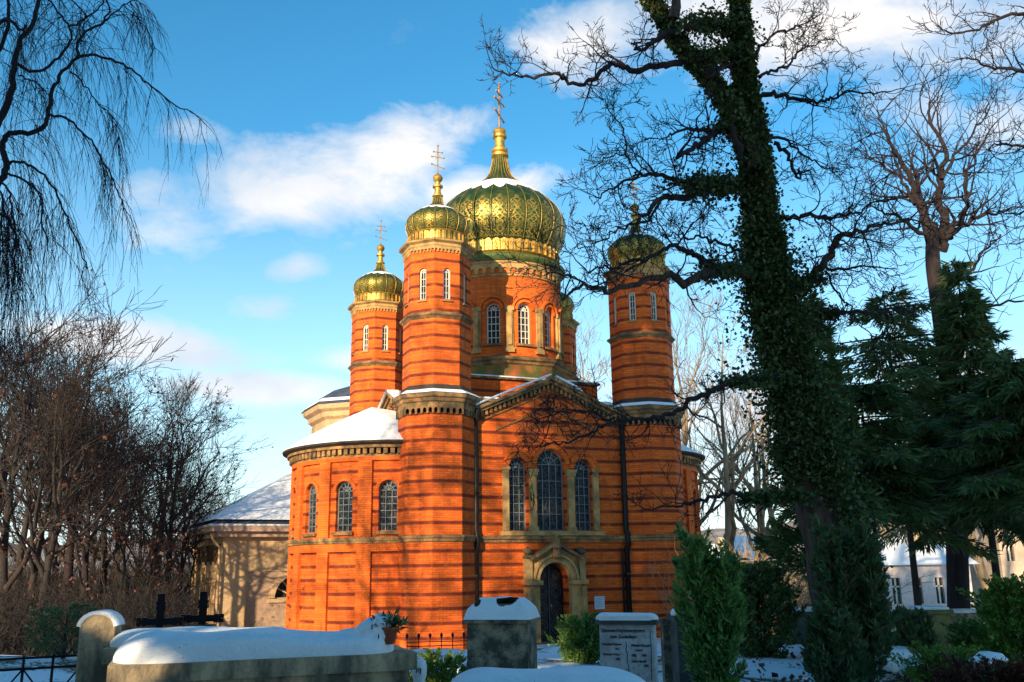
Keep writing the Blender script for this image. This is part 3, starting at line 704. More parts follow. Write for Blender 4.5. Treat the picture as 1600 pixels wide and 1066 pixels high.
for (y) in (-.18,7.6):
    m=MB(); m.tube([(-.7,y-.5 if y<0 else y,EZ+.2),(-.55,y,EZ-.1),(-.2,y,EZ-.5),(-.18,y,-3)],[.07]*4,8); m.build('downpipe',BEIGE,maus,True)
lan=empty('cupola',P(592,700,54)*1.0,MA,label='beige octagonal cupola with blue slate roof rising behind the left rear tower',cat='cupola')
lan.location.z=0
Lr=3.9
m=MB(); m.lathe([(Lr,3),(Lr,10.75)],8,PH8,cap=False); m.build('wall',BEIGE,lan)
m=MB(); m.lathe([(Lr,10.4),(Lr+.2,10.55),(Lr+.25,10.8),(Lr+.5,10.95),(Lr+.6,11.2),(Lr,11.25)],8,PH8,cap=False); m.build('cornice',BEIGE,lan)
m=MB(); m.lathe([(Lr+.66,11.2),(Lr-.5,12.1),(.1,13.3)],8,PH8); m.build('roof',SLATE,lan)
m=MB(); m.lathe([(Lr+.5,11.36),(Lr+.28,11.56)],8,PH8,cap=False); m.build('roof_snow',SNOW,lan)
#@@PART2
# ================================================================== GROUND
def hgt(x,y):
    t=min(1,max(0,(y-16)/14)); t=t*t*(3-2*t); z=1.0*(1-t)+(-.12)*t
    if y>38: z-=min(1.9,(y-38)*.035)
    if x>6 and y>18: z-=min(1.2,(x-6)*.04)
    z+=.05*math.sin(x*.9+.3)*math.sin(y*.7)+.03*math.sin(x*2.3+y*1.7)
    return z
def ground():
    xs=sorted(set([round(v,3) for v in np.linspace(-24,24,150)]+[-900,-500,-260,-140,-80,-50,-35,35,50,80,140,260,500,900]))
    ys=sorted(set([round(v,3) for v in np.linspace(-4,44,150)]+[-900,-300,-120,-60,-30,-14,50,58,70,85,110,150,230,400,900]))
    v=[(x,y,hgt(x,y)+(random.uniform(-.015,.015) if abs(x)<24 and -4<y<44 else 0)) for y in ys for x in xs]; n=len(xs)
    f=[(j*n+i,j*n+i+1,(j+1)*n+i+1,(j+1)*n+i) for j in range(len(ys)-1) for i in range(n-1)]
    me=bpy.data.meshes.new('snowy_ground'); me.from_pydata(v,[],f); me.materials.append(GROUND); me.polygons.foreach_set('use_smooth',[True]*len(f))
    o=bpy.data.objects.new('snowy_ground',me); COL.objects.link(o); tag(o,kind='structure')
ground()
# far wooded ridge
def hills():
    m=MB(); n=120
    for rr,hh,sd in ((330,16,1),(450,28,5)):
        top=[];bot=[]
        for k in range(n+1):
            a=PI*(k/n); z=hh*(.55+.25*math.sin(a*7+sd)+.12*math.sin(a*19+sd*2)+.05*math.sin(a*61))
            top.append((rr*1.15*math.cos(a),rr*1.15*math.sin(a),z)); bot.append((rr*math.cos(a),rr*math.sin(a),-4))
        m.add(bot+top,[(k,k+1,n+1+k+1,n+1+k) for k in range(n)])
    o=m.build('hills',stone('wooded_hill',(.13,.10,.08),(.30,.30,.32),.05),None,True); tag(o,kind='structure')
hills()

# ================================================================== TREES
def crv(pts,sub=5):
    out=[]
    for i in range(len(pts)-1):
        p0=pts[max(i-1,0)];p1=pts[i];p2=pts[i+1];p3=pts[min(i+2,len(pts)-1)]
        for s in range(sub):
            t=s/sub; out.append(.5*((2*p1)+(p2-p0)*t+(2*p0-5*p1+4*p2-p3)*t*t+(3*p1-p0-3*p2+p3)*t**3))
    out.append(pts[-1].copy()); return out
def rv(s=1.0): return Vector((random.gauss(0,s),random.gauss(0,s),random.gauss(0,s)))
def grow(mb,p,d,L,r,lev,K,tips=None):
    """one branch and, recursively, its side branches"""
    n=max(3,min(9,int(L/K['step'])+2)); st=L/n; pts=[p.copy()]; rad=[r]; dd=d.normalized(); q=p.copy(); rend=max(K['rmin']*.7,r*K.get('tap',.35))
    for i in range(n):
        dd=(dd+rv(K['wig'])+Vector((0,0,K['up'] if lev<K['lev'] else K.get('uptip',K['up'])))).normalized()
        q=q+dd*st; pts.append(q.copy()); rad.append(r+(rend-r)*(i+1)/n)
    mb.tube(pts,rad,6 if r>.06 else (4 if r>.02 else 3))
    if tips is not None and lev<=1: tips.extend(pts[1:])
    if lev<=0: return
    nc=K['kids'][lev] if isinstance(K['kids'],dict) else K['kids']; nc=max(1,int(nc*random.uniform(.75,1.3)))
    for j in range(nc):
        t=random.uniform(K.get('t0',.2),1.0) if j else 1.0
        x=t*n; i=min(n-1,int(x)); f=x-i; pp=pts[i].lerp(pts[i+1],f); tg=(pts[i+1]-pts[i]).normalized()
        a=random.uniform(*K['ang']) if j else random.uniform(.1,.4); per=tg.cross(rv()).normalized()
        cd=tg*math.cos(a)+per*math.sin(a)
        cl=L*random.uniform(*K['len'])*(1.15-.45*t); cr=max(K['rmin'],(r+(rend-r)*t)*random.uniform(.5,.72))
        if cl>K['lmin']: grow(mb,pp,cd,cl,cr,lev-1,K,tips)
def trace(mb,px,D,r0,r1,K,lev,nk,lk,sides=8,wob=.02,tips=None,side_bias=None,t0=.1):
    """a limb followed through pixels of the photograph at real distances D, with side twigs"""
    n=len(px); Ds=D if isinstance(D,(list,tuple)) else [D]*n
    if len(Ds)==2 and n>2: Ds=[Ds[0]+(Ds[1]-Ds[0])*i/(n-1) for i in range(n)]
    pts=crv([P(x,y,d) for (x,y),d in zip(px,Ds)],4); pts=[p+rv(wob) for p in pts]; m=len(pts)
    rad=[r0+(r1-r0)*(i/(m-1))**.8 for i in range(m)]; mb.tube(pts,rad,sides)
    for j in range(nk):
        t=t0+(1-t0)*(j+random.random())/nk; x=t*(m-1); i=min(m-2,int(x)); p=pts[i].lerp(pts[i+1],x-i); tg=(pts[i+1]-pts[i]).normalized()
        a=random.uniform(.5,1.15); per=tg.cross(rv()).normalized(); cd=tg*math.cos(a)+per*math.sin(a)
        if side_bias: cd=(cd+side_bias).normalized()
        r=rad[i]; grow(mb,p,cd,lk*random.uniform(.5,1.25),max(K['rmin'],min(r*.55,K.get('rk',.02))),lev,K,tips)
    if nk: grow(mb,pts[-1],(pts[-1]-pts[-2]),lk*.8,r1,lev,K,tips)
    return pts

# ---- the big ivy-clad tree on the right
DT=14.0
ivt=empty('ivy_clad_tree',(0,0,0),label='big dark bare tree with ivy covering its leaning trunk, right of the church',cat='tree')
tk=MB(); K1=dict(step=.13,wig=.21,up=.03,rmin=.0052,kids={4:5,3:4,2:4,1:3},ang=(.5,1.2),len=(.42,.75),lmin=.06,t0=.15,tap=.4,lev=9,rk=.018)
trunk_px=[(1335,1130),(1318,1000),(1296,860),(1262,720),(1230,560),(1203,450),(1187,330),(1178,220),(1163,120),(1157,40),(1153,-60)]
tr=[.46,.40,.36,.32,.28,.24,.20,.165,.13,.11,.09]
tp=crv([P(x,y,DT) for x,y in trunk_px],5); m_=len(tp); trad=[float(np.interp(i/(m_-1)*10,range(11),tr)) for i in range(m_)]
tk.tube(tp,[r*(1+.05*math.sin(i*1.7)) for i,r in enumerate(trad)],14)
fork_px=[(1182,262),(1155,205),(1128,150),(1095,105),(1062,70),(1035,25),(1005,-15),(990,-60)]
fp=crv([P(x,y,DT-.35+.05*i) for i,(x,y) in enumerate(fork_px)],5); fr=[.14-.065*i/(len(fp)-1) for i in range(len(fp))]; tk.tube(fp,fr,10)
tk.build('trunk',BARK,ivt,True)
z3=lambda L:[(760+a/2.22,b/2.22) for a,b in L]
z4=lambda L:[(1100+a/1.938,150+b/1.938) for a,b in L]
z5=lambda L:[(1040+a/2.05,440+b/2.05) for a,b in L]
zc=lambda L:[(700+a/3.33,380+b/3.33) for a,b in L]
limbs=[ # pixels, start depth, end depth, r0, r1, twigs, twig length
 (z3([(690,205),(640,222),(590,232),(500,240),(455,225),(420,230),(385,262),(350,285),(290,285),(262,262),(240,255),(150,268),(100,262),(60,255),(22,232)]),13.7,12.4,.062,.010,20,.55),
 (z3([(650,110),(610,125),(580,140),(555,172),(520,172),(512,145),(540,140)]),13.7,13.2,.06,.012,8,.4),
 (z3([(850,395),(800,440),(740,452),(700,450),(660,458),(622,478)]),13.9,13.0,.05,.012,12,.55),
 (z3([(850,420),(790,460),(750,490),(720,512),(690,528),(662,535)]),13.9,12.8,.06,.028,8,.45),
 (z3([(860,650),(800,640),(720,635),(650,622),(600,608),(555,605),(515,612),(470,640),(430,655),(380,690)]),13.9,12.2,.055,.010,16,.6),
 (z3([(515,610),(520,580),(480,540),(420,540),(380,580)]),12.9,12.4,.018,.008,8,.45),
 (z3([(490,545),(480,470),(440,400),(400,340)]),12.7,12.2,.015,.007,8,.4),
 (z3([(860,650),(790,640),(740,655),(690,685),(630,682),(590,705),(530,762)]),14.2,13.6,.095,.03,10,.5),
 (z3([(600,700),(560,760),(480,790),(430,810),(370,850),(310,860)]),13.6,12.8,.025,.008,12,.5),
 (z3([(900,880),(840,850),(780,835),(740,820),(690,830),(660,810),(600,820)]),13.8,12.9,.03,.008,12,.5),
 (z3([(900,935),(830,932),(775,922),(735,892),(700,868),(650,856),(605,868),(540,905),(480,915),(410,925),(340,935)]),13.8,12.0,.06,.012,14,.55),
 (z3([(900,945),(830,940),(780,945),(735,962),(690,985),(660,968),(630,958),(560,970),(480,990),(420,1008),(380,1000),(345,990),(300,1015),(265,1032)]),13.6,11.8,.085,.016,16,.6),
 (z3([(345,990),(300,960),(250,950),(180,930),(120,905),(60,900)]),12.2,11.6,.014,.006,12,.45),
 (zc([(1760,700),(1640,708),(1540,712),(1455,725),(1390,765),(1332,800),(1250,822),(1190,868),(1090,905),(1000,925),(920,925),(850,925),(800,955),(730,995),(640,1035),(560,1052),(470,1045)]),13.4,11.5,.055,.008,22,.5),
 (zc([(860,925),(780,885),(700,870),(600,880),(500,905),(400,930)]),12.6,11.8,.018,.006,14,.4),
 (z5([(420,690),(330,690),(270,692),(200,678),(130,700),(60,712),(10,720),(-60,735)]),13.6,12.2,.05,.010,10,.4),
 (z3([(960,330),(1010,332),(1050,338),(1105,352),(1150,355),(1190,345),(1220,332),(1265,315),(1330,322),(1400,318)]),13.9,13.0,.045,.010,16,.55),
 (z3([(930,190),(960,150),(1010,110),(1050,98),(1080,92),(1120,70),(1160,45)]),14,14.8,.03,.007,14,.55),
 (z3([(950,270),(990,250),(1040,230),(1080,190),(1130,160),(1190,140),(1230,150)]),14,15,.03,.007,14,.55),
 (z3([(980,480),(1030,482),(1090,530),(1140,560),(1190,590),(1240,600)]),14,14.6,.03,.007,12,.5),
 (z3([(1000,500),(1040,540),(1065,590),(1080,620),(1090,590),(1120,600)]),14,13.6,.04,.012,6,.35),
 (z3([(1010,760),(1060,752),(1130,745),(1170,755),(1200,757),(1250,745),(1300,735),(1350,700),(1420,690)]),14,13.2,.045,.010,16,.6),
 (z3([(1040,1030),(1090,985),(1130,955),(1165,915),(1200,872),(1208,838),(1240,815),(1280,805),(1332,795),(1400,770),(1480,760)]),13.9,13.0,.085,.016,18,.6),
 (z3([(1165,930),(1220,940),(1270,925),(1340,925),(1420,930)]),13.6,14.2,.03,.008,10,.5),
 (z4([(300,660),(350,665),(400,655),(460,652),(520,655),(570,645),(620,655)]),14.1,14.8,.045,.014,8,.5),
 (z4([(370,530),(400,580),(430,620),(450,660),(490,700),(520,740)]),13.8,13.6,.02,.007,10,.4),
 (z3([(870,120),(830,92),(780,78),(735,80),(700,98)]),14,13.5,.08,.07,0,.4),
 (z3([(870,192),(820,185),(770,190),(730,200)]),14,13.6,.07,.06,0,.4),
 (z3([(860,225),(800,240),(770,262)]),14,13.4,.05,.03,3,.4),
 (z3([(650,60),(655,0),(640,-60)]),13.7,14.2,.1,.06,6,.5),
 (z3([(960,520),(900,560),(870,500),(850,440)]),13.6,13.5,.05,.05,0,.4),
]
for (px,d0,d1,r0,r1,nk,lk) in limbs:
    lm=MB(); trace(lm,px,(d0,d1),r0,r1,K1,3 if nk>6 else 2,nk,lk*1.12,8,.022); lm.build('limb',TWIG if r0<.07 else BARK,ivt,True)
# ivy
def along(pts,rad,n,spread,bias=0):
    A=np.array([tuple(p) for p in pts]); seg=rng.random(n)*(len(A)-1); i=seg.astype(int); f=(seg-i)[:,None]
    c=A[i]*(1-f)+A[i+1]*f; rr=np.interp(seg,range(len(A)),list(rad)[:len(A)] if len(rad)>=len(A) else list(rad)+[rad[-1]]*(len(A)-len(rad)))
    a=rng.uniform(0,2*PI,n); o=np.stack([np.cos(a),np.sin(a),rng.normal(0,.3,n)],1); cl=.5+.5*np.sin(seg*3.1+a*2)+.4*np.sin(seg*7.3-a*3)
    k=rr*(1.0+np.abs(rng.normal(0,spread,n))*(.25+.75*np.clip(cl,0,1.3)))
    return c+o*k[:,None], o
pos=[];dr=[]
sel=[i for i in range(m_)]
q,o_=along(tp[14:],trad[14:],36000,.36); pos.append(q);dr.append(o_)
q,o_=along(tp[14:30],trad[14:30],15000,.95); pos.append(q);dr.append(o_)
q,o_=along(fp[:32],fr[:32],7500,.38); pos.append(q);dr.append(o_)
for idx,(nn,t_) in {4:(900,.3),7:(2600,.4),12:(0,0),10:(700,.2),11:(700,.2),13:(1300,.2),15:(2600,.3),22:(1000,.2),26:(2200,1),27:(1800,1),24:(900,.4),3:(500,.3)}.items():
    if nn:
        px=limbs[idx][0]; d0,d1=limbs[idx][1:3]; L=[P(x,y,d0+(d1-d0)*i/(len(px)-1)) for i,(x,y) in enumerate(px)]; k=max(2,int(len(L)*t_)+1)
        q,o_=along(L[:k],[limbs[idx][3]*1.5]*k,nn,1.6); pos.append(q);dr.append(o_)
q,o_=along(tp[2:18],trad[2:18],20000,.5); k_=(o_[:,0]+.35*np.sin(q[:,2]*4))>.05; pos.append(q[k_]);dr.append(o_[k_])
pos=np.concatenate(pos);dr=np.concatenate(dr); dr[:,2]-=.3
quads('ivy_foliage',leaves(pos,.05,1.0,dr,.7),IVY,ivt)

# ---- weeping birch hanging in from the left
wb=empty('weeping_birch',(0,0,0),label='weeping birch with thin bare drooping twigs at the upper left edge',cat='tree')
DB=9.5; zb=lambda L:[(a/1.974,b/1.974) for a,b in L]
tkb=MB(); tb=crv([P(x,y,DB) for x,y in [(-170,1250),(-150,900),(-140,600),(-110,420),(-90,250),(-70,60),(-40,-150)]],5)
tkb.tube(tb,[.17-.1*i/(len(tb)-1) for i in range(len(tb))],12); tkb.build('trunk',bark('birch_bark',(.35,.32,.28),(.06,.05,.04),4),wb,True)
TWB=bark('birch_twig',(.035,.026,.03),(.018,.015,.022))
KB=dict(step=.1,wig=.09,up=-.16,rmin=.0026,kids={2:4,1:3},ang=(.3,.9),len=(.45,.85),lmin=.05,t0=.1,tap=.5,lev=9,rk=.006)
def droop(mb,p,d,L,r,lev=1):
    n=max(5,int(L/.11)); st=L/n; pts=[p.copy()];q=p.copy();dd=d.normalized();rad=[r]
    for i in range(n):
        dd=(dd+Vector((0,0,-.22-.14*i/n))+rv(.075)).normalized(); q=q+dd*st; pts.append(q.copy()); rad.append(max(.0013,r*(1-.65*(i+1)/n)))
    mb.tube(pts,rad,3)
    if lev>0:
        for j in range(int(L*6.5)):
            i=random.randrange(1,n); tg=(pts[i+1]-pts[i]).normalized(); per=tg.cross(rv()).normalized(); a=random.uniform(.3,.8)
            droop(mb,pts[i],tg*math.cos(a)+per*math.sin(a),random.uniform(.12,.5)*min(1,L),max(.0014,r*.5),lev-1)
bl=[(zb([(-200,470),(-60,420),(0,370),(30,300),(42,240),(46,180),(60,130),(100,70),(118,0),(120,-60)]),.05,.02,12,.9),
 (zb([(-150,640),(-40,590),(5,555),(20,500),(8,450),(25,415),(70,412),(125,400),(148,355),(160,290),(185,235),(240,178),(300,172),(360,190),(420,225),(470,270),(540,325),(590,345),(640,385)]),.045,.004,20,.75),
 (zb([(240,178),(248,120),(285,85),(320,70),(335,35),(330,-30)]),.018,.010,8,.8),
 (zb([(320,68),(380,20),(420,0),(460,35)]),.010,.004,9,.5),
 (zb([(380,15),(440,70),(470,130),(482,165)]),.006,.003,6,.4),
 (zb([(46,190),(80,215),(130,215),(180,180),(215,130),(215,85),(180,40),(150,0)]),.02,.010,10,.7),
 (zb([(215,85),(260,60),(310,20),(330,-20)]),.012,.008,7,.6),
 (zb([(150,355),(200,365),(250,400),(290,450),(320,500),(350,560),(375,620),(385,650)]),.016,.005,12,.75),
 (zb([(20,510),(60,500),(110,520),(160,570),(190,640),(220,700),(250,780),(270,830)]),.018,.006,12,.8),
 (zb([(15,530),(60,550),(110,580),(130,620),(130,700),(150,740)]),.016,.007,8,.9),
 (zb([(60,235),(100,250),(140,280),(158,300)]),.010,.006,5,.6),
 (zb([(215,220),(260,260),(300,320),(340,350),(360,400),(370,470)]),.010,.004,10,.6),
 (zb([(-120,160),(-30,100),(20,60),(60,90),(80,75)]),.03,.012,8,.8),
 (zb([(-150,300),(-40,200),(0,150),(30,60),(25,0),(20,-60)]),.03,.015,9,.8),
 (zb([(-160,760),(-60,690),(0,660),(40,700),(60,770)]),.03,.008,12,1.0),
 (zb([(-120,60),(0,-30),(90,-50),(170,-30),(230,10),(270,50)]),.025,.006,12,.7),
 (zb([(0,555),(30,600),(40,680),(50,760),(40,840)]),.014,.006,12,1.1),
 (zb([(-60,560),(-10,580),(10,640),(5,740),(20,850)]),.014,.006,12,1.1)]
for i,(px,r0,r1,nk,lk) in enumerate(bl):
    mb=MB(); n=len(px); dz=random.uniform(-.5,.6)
    pts=crv([P(x,y,DB+dz*j/(n-1)) for j,(x,y) in enumerate(px)],4); pts=[p+rv(.008) for p in pts]; m=len(pts)
    mb.tube(pts,[r0+(r1-r0)*(k/(m-1))**.8 for k in range(m)],7)
    for j in range(int(nk*3.2)):
        k=random.randrange(m//6,m-1); tg=(pts[k+1]-pts[k]).normalized(); per=tg.cross(rv()).normalized(); a=random.uniform(.4,1.1)
        droop(mb,pts[k],tg*math.cos(a)*.5+per*math.sin(a)*.6+Vector((0,0,-.35)),lk*random.uniform(.5,1.7),.004)
    droop(mb,pts[-1],Vector((.1,0,-1)),lk*.25,r1*.6)
    mb.build('limb',TWB,wb,True)

# ---- generic bare trees (built once each, then copied)
def bare_tree(seed,H,r,K,barkm,twigm,fork=.35,nl=7,lean=0,leaf=0):
    random.seed(seed); root=empty('bare_tree'); mb=MB(); n=9; q=Vector((0,0,-.8)); d=Vector((lean,0,1)); pts=[q.copy()]; rad=[r*1.15]
    for i in range(n):
        d=(d+Vector((random.gauss(0,.05),random.gauss(0,.05),.02))).normalized(); q=q+d*(H*.78/n); pts.append(q.copy()); rad.append(r*(1-.8*(i+1)/n))
    mb.tube(pts,rad,8); mb.build('trunk',barkm,root,True); c=MB(); tips=[]
    for j in range(nl):
        t=fork+(1-fork)*(j+random.random()*.6)/nl; x=t*n; i=min(n-1,int(x)); p=pts[i].lerp(pts[i+1],x-i); a=j*2.4+random.random(); e=random.uniform(.55,1.1)*(1-.3*t)
        cd=Vector((math.cos(a)*math.sin(e),math.sin(a)*math.sin(e),math.cos(e))); grow(c,p,cd,H*random.uniform(.30,.46)*(1.25-.6*t),rad[i]*.62,K['L'],K,tips)
    grow(c,pts[-1],d,H*.26,rad[-1],K['L'],K,tips)
    c.build('crown',twigm,root,True)
    if leaf:
        T=np.array([tuple(random.choice(tips)) for _ in range(leaf)])+rng.normal(0,.18,(leaf,3)); quads('dead_leaves',leaves(T,.13),REDL,root)
    return root
KF=dict(step=.5,wig=.15,up=.05,rmin=.011,kids={4:4,3:7,2:7,1:5},ang=(.35,.9),len=(.45,.8),lmin=.22,t0=.2,tap=.4,lev=9,L=3)
KN=dict(KF,rmin=.009,step=.4,lmin=.15)
protoL=[bare_tree(11,13,.26,KF,BROWN,BROWN,leaf=260),bare_tree(12,12,.2,KF,BROWN,TWIG),bare_tree(13,14,.3,KF,TWIG,TWIG,leaf=120),bare_tree(14,12,.24,KF,BROWN,BROWN,.25,8,leaf=420)]
KR=dict(KF,up=.10,wig=.17,ang=(.3,.85),kids={3:4,2:5,1:4},rmin=.012)
protoR=[bare_tree(21,14,.32,KR,TAN,TAN,.3,6),bare_tree(22,13,.25,KR,TAN,TAN,.35,5)]
protoF=[bare_tree(31,6,.07,dict(KF,up=.2,ang=(.2,.5),rmin=.012),BROWN,BROWN,.2,7)]
used=set()
def place(proto,x,y,H,rz,label,group,zoff=0,sx=1):
    if id(proto) in used: o=copy_tree(proto)
    else: o=proto; used.add(id(proto))
    o.location=(x,y,hgt(x,y)+zoff); o.rotation_euler=(0,0,rz); k=H; o.scale=(k*sx,k*sx,k); tag(o,label,'tree',group); return o
def atx(px,y): p=P(px,860,y); return p.x
random.seed(5)
# woods on the left: pixel column, distance, prototype, scale
LT=[(170,46,0,.8,'bare tree with a thick pale trunk in the left woods'),(95,50,1,.84,'bare tree between the heavy trunk and the left edge'),(30,48,0,.86,'rear bare tree behind the birch twigs at the left edge'),(245,56,2,.82,'dark-crowned tree behind the broad rusty crown'),(265,50,0,.80,'bare tree with a broad rusty-leaved rounded crown, rightmost of the tall left woods'),(185,52,3,.86,'tall bare tree with scattered rusty leaves left of the broad-crowned one'),(225,60,1,.85,'slender bare tree standing behind between two rusty-leaved trees'),
 (110,44,2,.80,'dark bare tree with heavy trunk in the middle of the left woods'),(50,40,1,.80,'dark bare tree near the left edge under the birch twigs'),(10,34,3,.80,'dark bare tree at the left edge of the picture'),(-40,36,2,.9,'dark thick-crowned tree cut by the left edge'),
 (150,62,0,.85,'bare tree far back in the left woods behind the heavy trunk'),(300,58,1,.66,'low bare tree at the right end of the left woods'),(320,66,3,.62,'low rusty tree beside the mausoleum eaves'),(80,58,3,.9,'back row tree with rusty leaves near the left edge'),
 (205,43,1,.55,'young bare tree in front of the left woods'),(140,38,2,.56,'young dark tree in front of the heavy trunk'),(70,32,0,.62,'bare tree with brown twigs close behind the iron fence'),(240,46,3,.5,'low twiggy tree with rusty leaves in front of the broad crown'),(285,48,2,.45,'small dark tree left of the mausoleum corner')]
for i,(px,y,k,s_,lab) in enumerate(LT): place(protoL[k],atx(px,y),y,s_*(1.16 if px>125 else 1.2),i*1.3,lab,'bare trees of the left woods')
for i,(px,y,s_,lab) in enumerate([(368,70,1.2,'small upright bare tree behind the mausoleum roof'),(352,74,1.0,'thin bare tree just left of the upright one behind the mausoleum roof'),(388,76,1.1,'thin bare tree just right of the upright one behind the mausoleum roof'),(443,72,1.25,'bare tree half hidden by the left apse eaves')]):
    place(protoF[0],atx(px,y),y,s_,i*2.1,lab,'small bare trees behind the mausoleum')
RT=[(1082,52,0,.92,'tan-barked tree closest to the right tower'),(1108,56,1,1.0,'tan tree with straight trunk, second to the right of the tower'),(1135,50,0,.86,'tan tree with forked trunk left of the ivy tree'),(1165,60,1,.98,'slim tan tree far back just left of the ivy tree'),(1200,54,0,.8,'tan tree partly behind the ivy trunk'),
 (1240,64,1,.85,'pale bare tree behind the ivy trunk'),(1060,66,1,.85,'tan tree half hidden by the right tower'),(920,64,0,1.02,'thin bare crown seen between the central drum and right tower'),(1390,66,0,.9,'pale bare tree behind the dark firs'),(1545,50,1,.98,'slender bare tree at the right behind the fir spire'),(1590,58,0,.9,'pale bare tree at the right edge behind the firs')]
for i,(px,y,k,s_,lab) in enumerate(RT): place(protoR[k],atx(px,y),y,s_*1.3,i*1.7+.5,lab,'bare trees behind the church on the right')
# undergrowth thicket
def thicket(name,x0,x1,y0,y1,n,h,m1,lab=None):
    mb=MB(); 
    for _ in range(n):
        y=random.uniform(y0,y1); x=atx(random.uniform(x0,x1),y); p=Vector((x,y,hgt(x,y)-.1)); L=h*random.uniform(.4,1.1); d=Vector((random.gauss(0,.25),random.gauss(0,.25),1)).normalized(); pts=[p];q=p
        for k in range(5):
            d=(d+rv(.16)).normalized(); q=q+d*L/5; pts.append(q)
        mb.tube(pts,[.018,.015,.012,.010,.008,.006],3)
        for k in (1,2,3,4):
            for _ in range(2):
                dd=(d+rv(.6)).normalized(); a=pts[k]; b=a+dd*L*.2; mb.tube([a,b,b+(dd+rv(.3))*L*.12],[.010,.008,.005],3)
    tag(mb.build(name,m1,None),kind='stuff')
UND=bark('shaded_stems',(.016,.013,.012),(.028,.022,.018),2)
thicket('undergrowth',-60,285,24,42,1100,2.2,UND)
thicket('undergrowth',1060,1330,30,60,1500,3.4,TAN)
thicket('undergrowth',-60,300,44,75,2200,3.8,UND)
def scatter(name,x0,x1,y0,y1,n,z0,z1,m1,sz):
    y=rng.uniform(y0,y1,n); x=np.array([atx(a,b) for a,b in zip(rng.uniform(x0,x1,n),y)]); z=np.array([hgt(a,b) for a,b in zip(x,y)])+rng.uniform(z0,z1,n)**1.0
    tag(quads(name,leaves(np.stack([x,y,z],1),sz),m1),kind='stuff')
scatter('rusty_leaf_thicket',-60,290,26,46,1400,.1,4.0,REDL,.09)
scatter('fallen_leaves',1040,1600,9,20,900,.0,.05,REDL,.07)

# ---- big bare tree right
kt=empty('bare_oak',label='tall bare tree with forked crown rising above the dark firs at the right',cat='tree')
K2=dict(K1,rmin=.008,step=.22,wig=.16,up=.05,lmin=.12,rk=.04)
ob=MB(); op=crv([P(x,y,21) for x,y in [(1500,1010),(1496,880),(1490,700),(1478,560),(1466,470),(1458,415),(1457,375),(1456,350)]],4); ob.tube(op,[.25-.11*i/(len(op)-1) for i in range(len(op))],10); ob.build('trunk',TWIG,kt,True)
for px,r0,r1,nk,lk in [(z4([(690,440),(672,380),(650,320),(630,260),(605,210),(575,160),(545,110),(530,60)]),.13,.02,20,1.3),(z4([(700,450),(690,400),(665,330),(640,240),(632,215)]),.11,.03,8,1.0),
   (z4([(720,440),(720,370),(712,300),(715,240),(735,180),(700,110),(680,50),(690,10)]),.13,.02,20,1.3),(z4([(725,470),(735,430),(760,390),(790,350),(800,300),(790,240),(820,200),(850,120)]),.10,.02,18,1.2),(z4([(735,430),(800,385),(860,355),(910,350),(960,320)]),.07,.015,12,1.1),
   (z4([(690,450),(640,400),(590,370),(540,350),(490,330)]),.07,.012,14,1.0),(z4([(640,330),(600,260),(550,220),(500,180),(460,120)]),.05,.012,14,1.0),(z4([(720,250),(760,180),(800,130),(850,60),(860,0)]),.05,.012,14,1.0),(z4([(740,560),(790,540),(830,500),(870,440),(900,420)]),.06,.012,10,1.0),(z4([(760,640),(820,632),(880,636),(960,620)]),.05,.02,6,.8)]:
    lm=MB(); trace(lm,px,(21,21+random.uniform(-2.2,2.2)),r0,r1,K2,2,nk,lk,7,.03,t0=.2); lm.build('limb',TWIG,kt,True)
# branches reaching in at the top right corner, from a tree outside
ct=empty('bare_tree',label='bare tree reaching in from beyond the upper right corner',cat='tree')
cb=MB(); cp=crv([P(x,y,15) for x,y in [(1850,1200),(1800,800),(1760,400),(1740,100),(1735,-100)]],4); cb.tube(cp,[.3-.15*i/(len(cp)-1) for i in range(len(cp))],10); cb.build('trunk',BARK,ct,True)
for px,nk in [([(1750,130),(1690,60),(1640,30),(1600,20),(1560,28),(1530,45),(1490,50),(1468,44)],20),([(1755,240),(1680,150),(1630,120),(1590,108),(1555,105),(1525,95),(1500,92)],18),([(1760,330),(1690,260),(1640,235),(1600,230),(1565,225),(1545,235)],18),([(1765,420),(1700,380),(1650,345),(1610,330),(1580,335)],14)]:
    lm=MB(); trace(lm,px,(15,14.2),.06,.009,K1,2,nk,.6,7,.02,t0=.25); lm.build('limb',TWIG,ct,True)

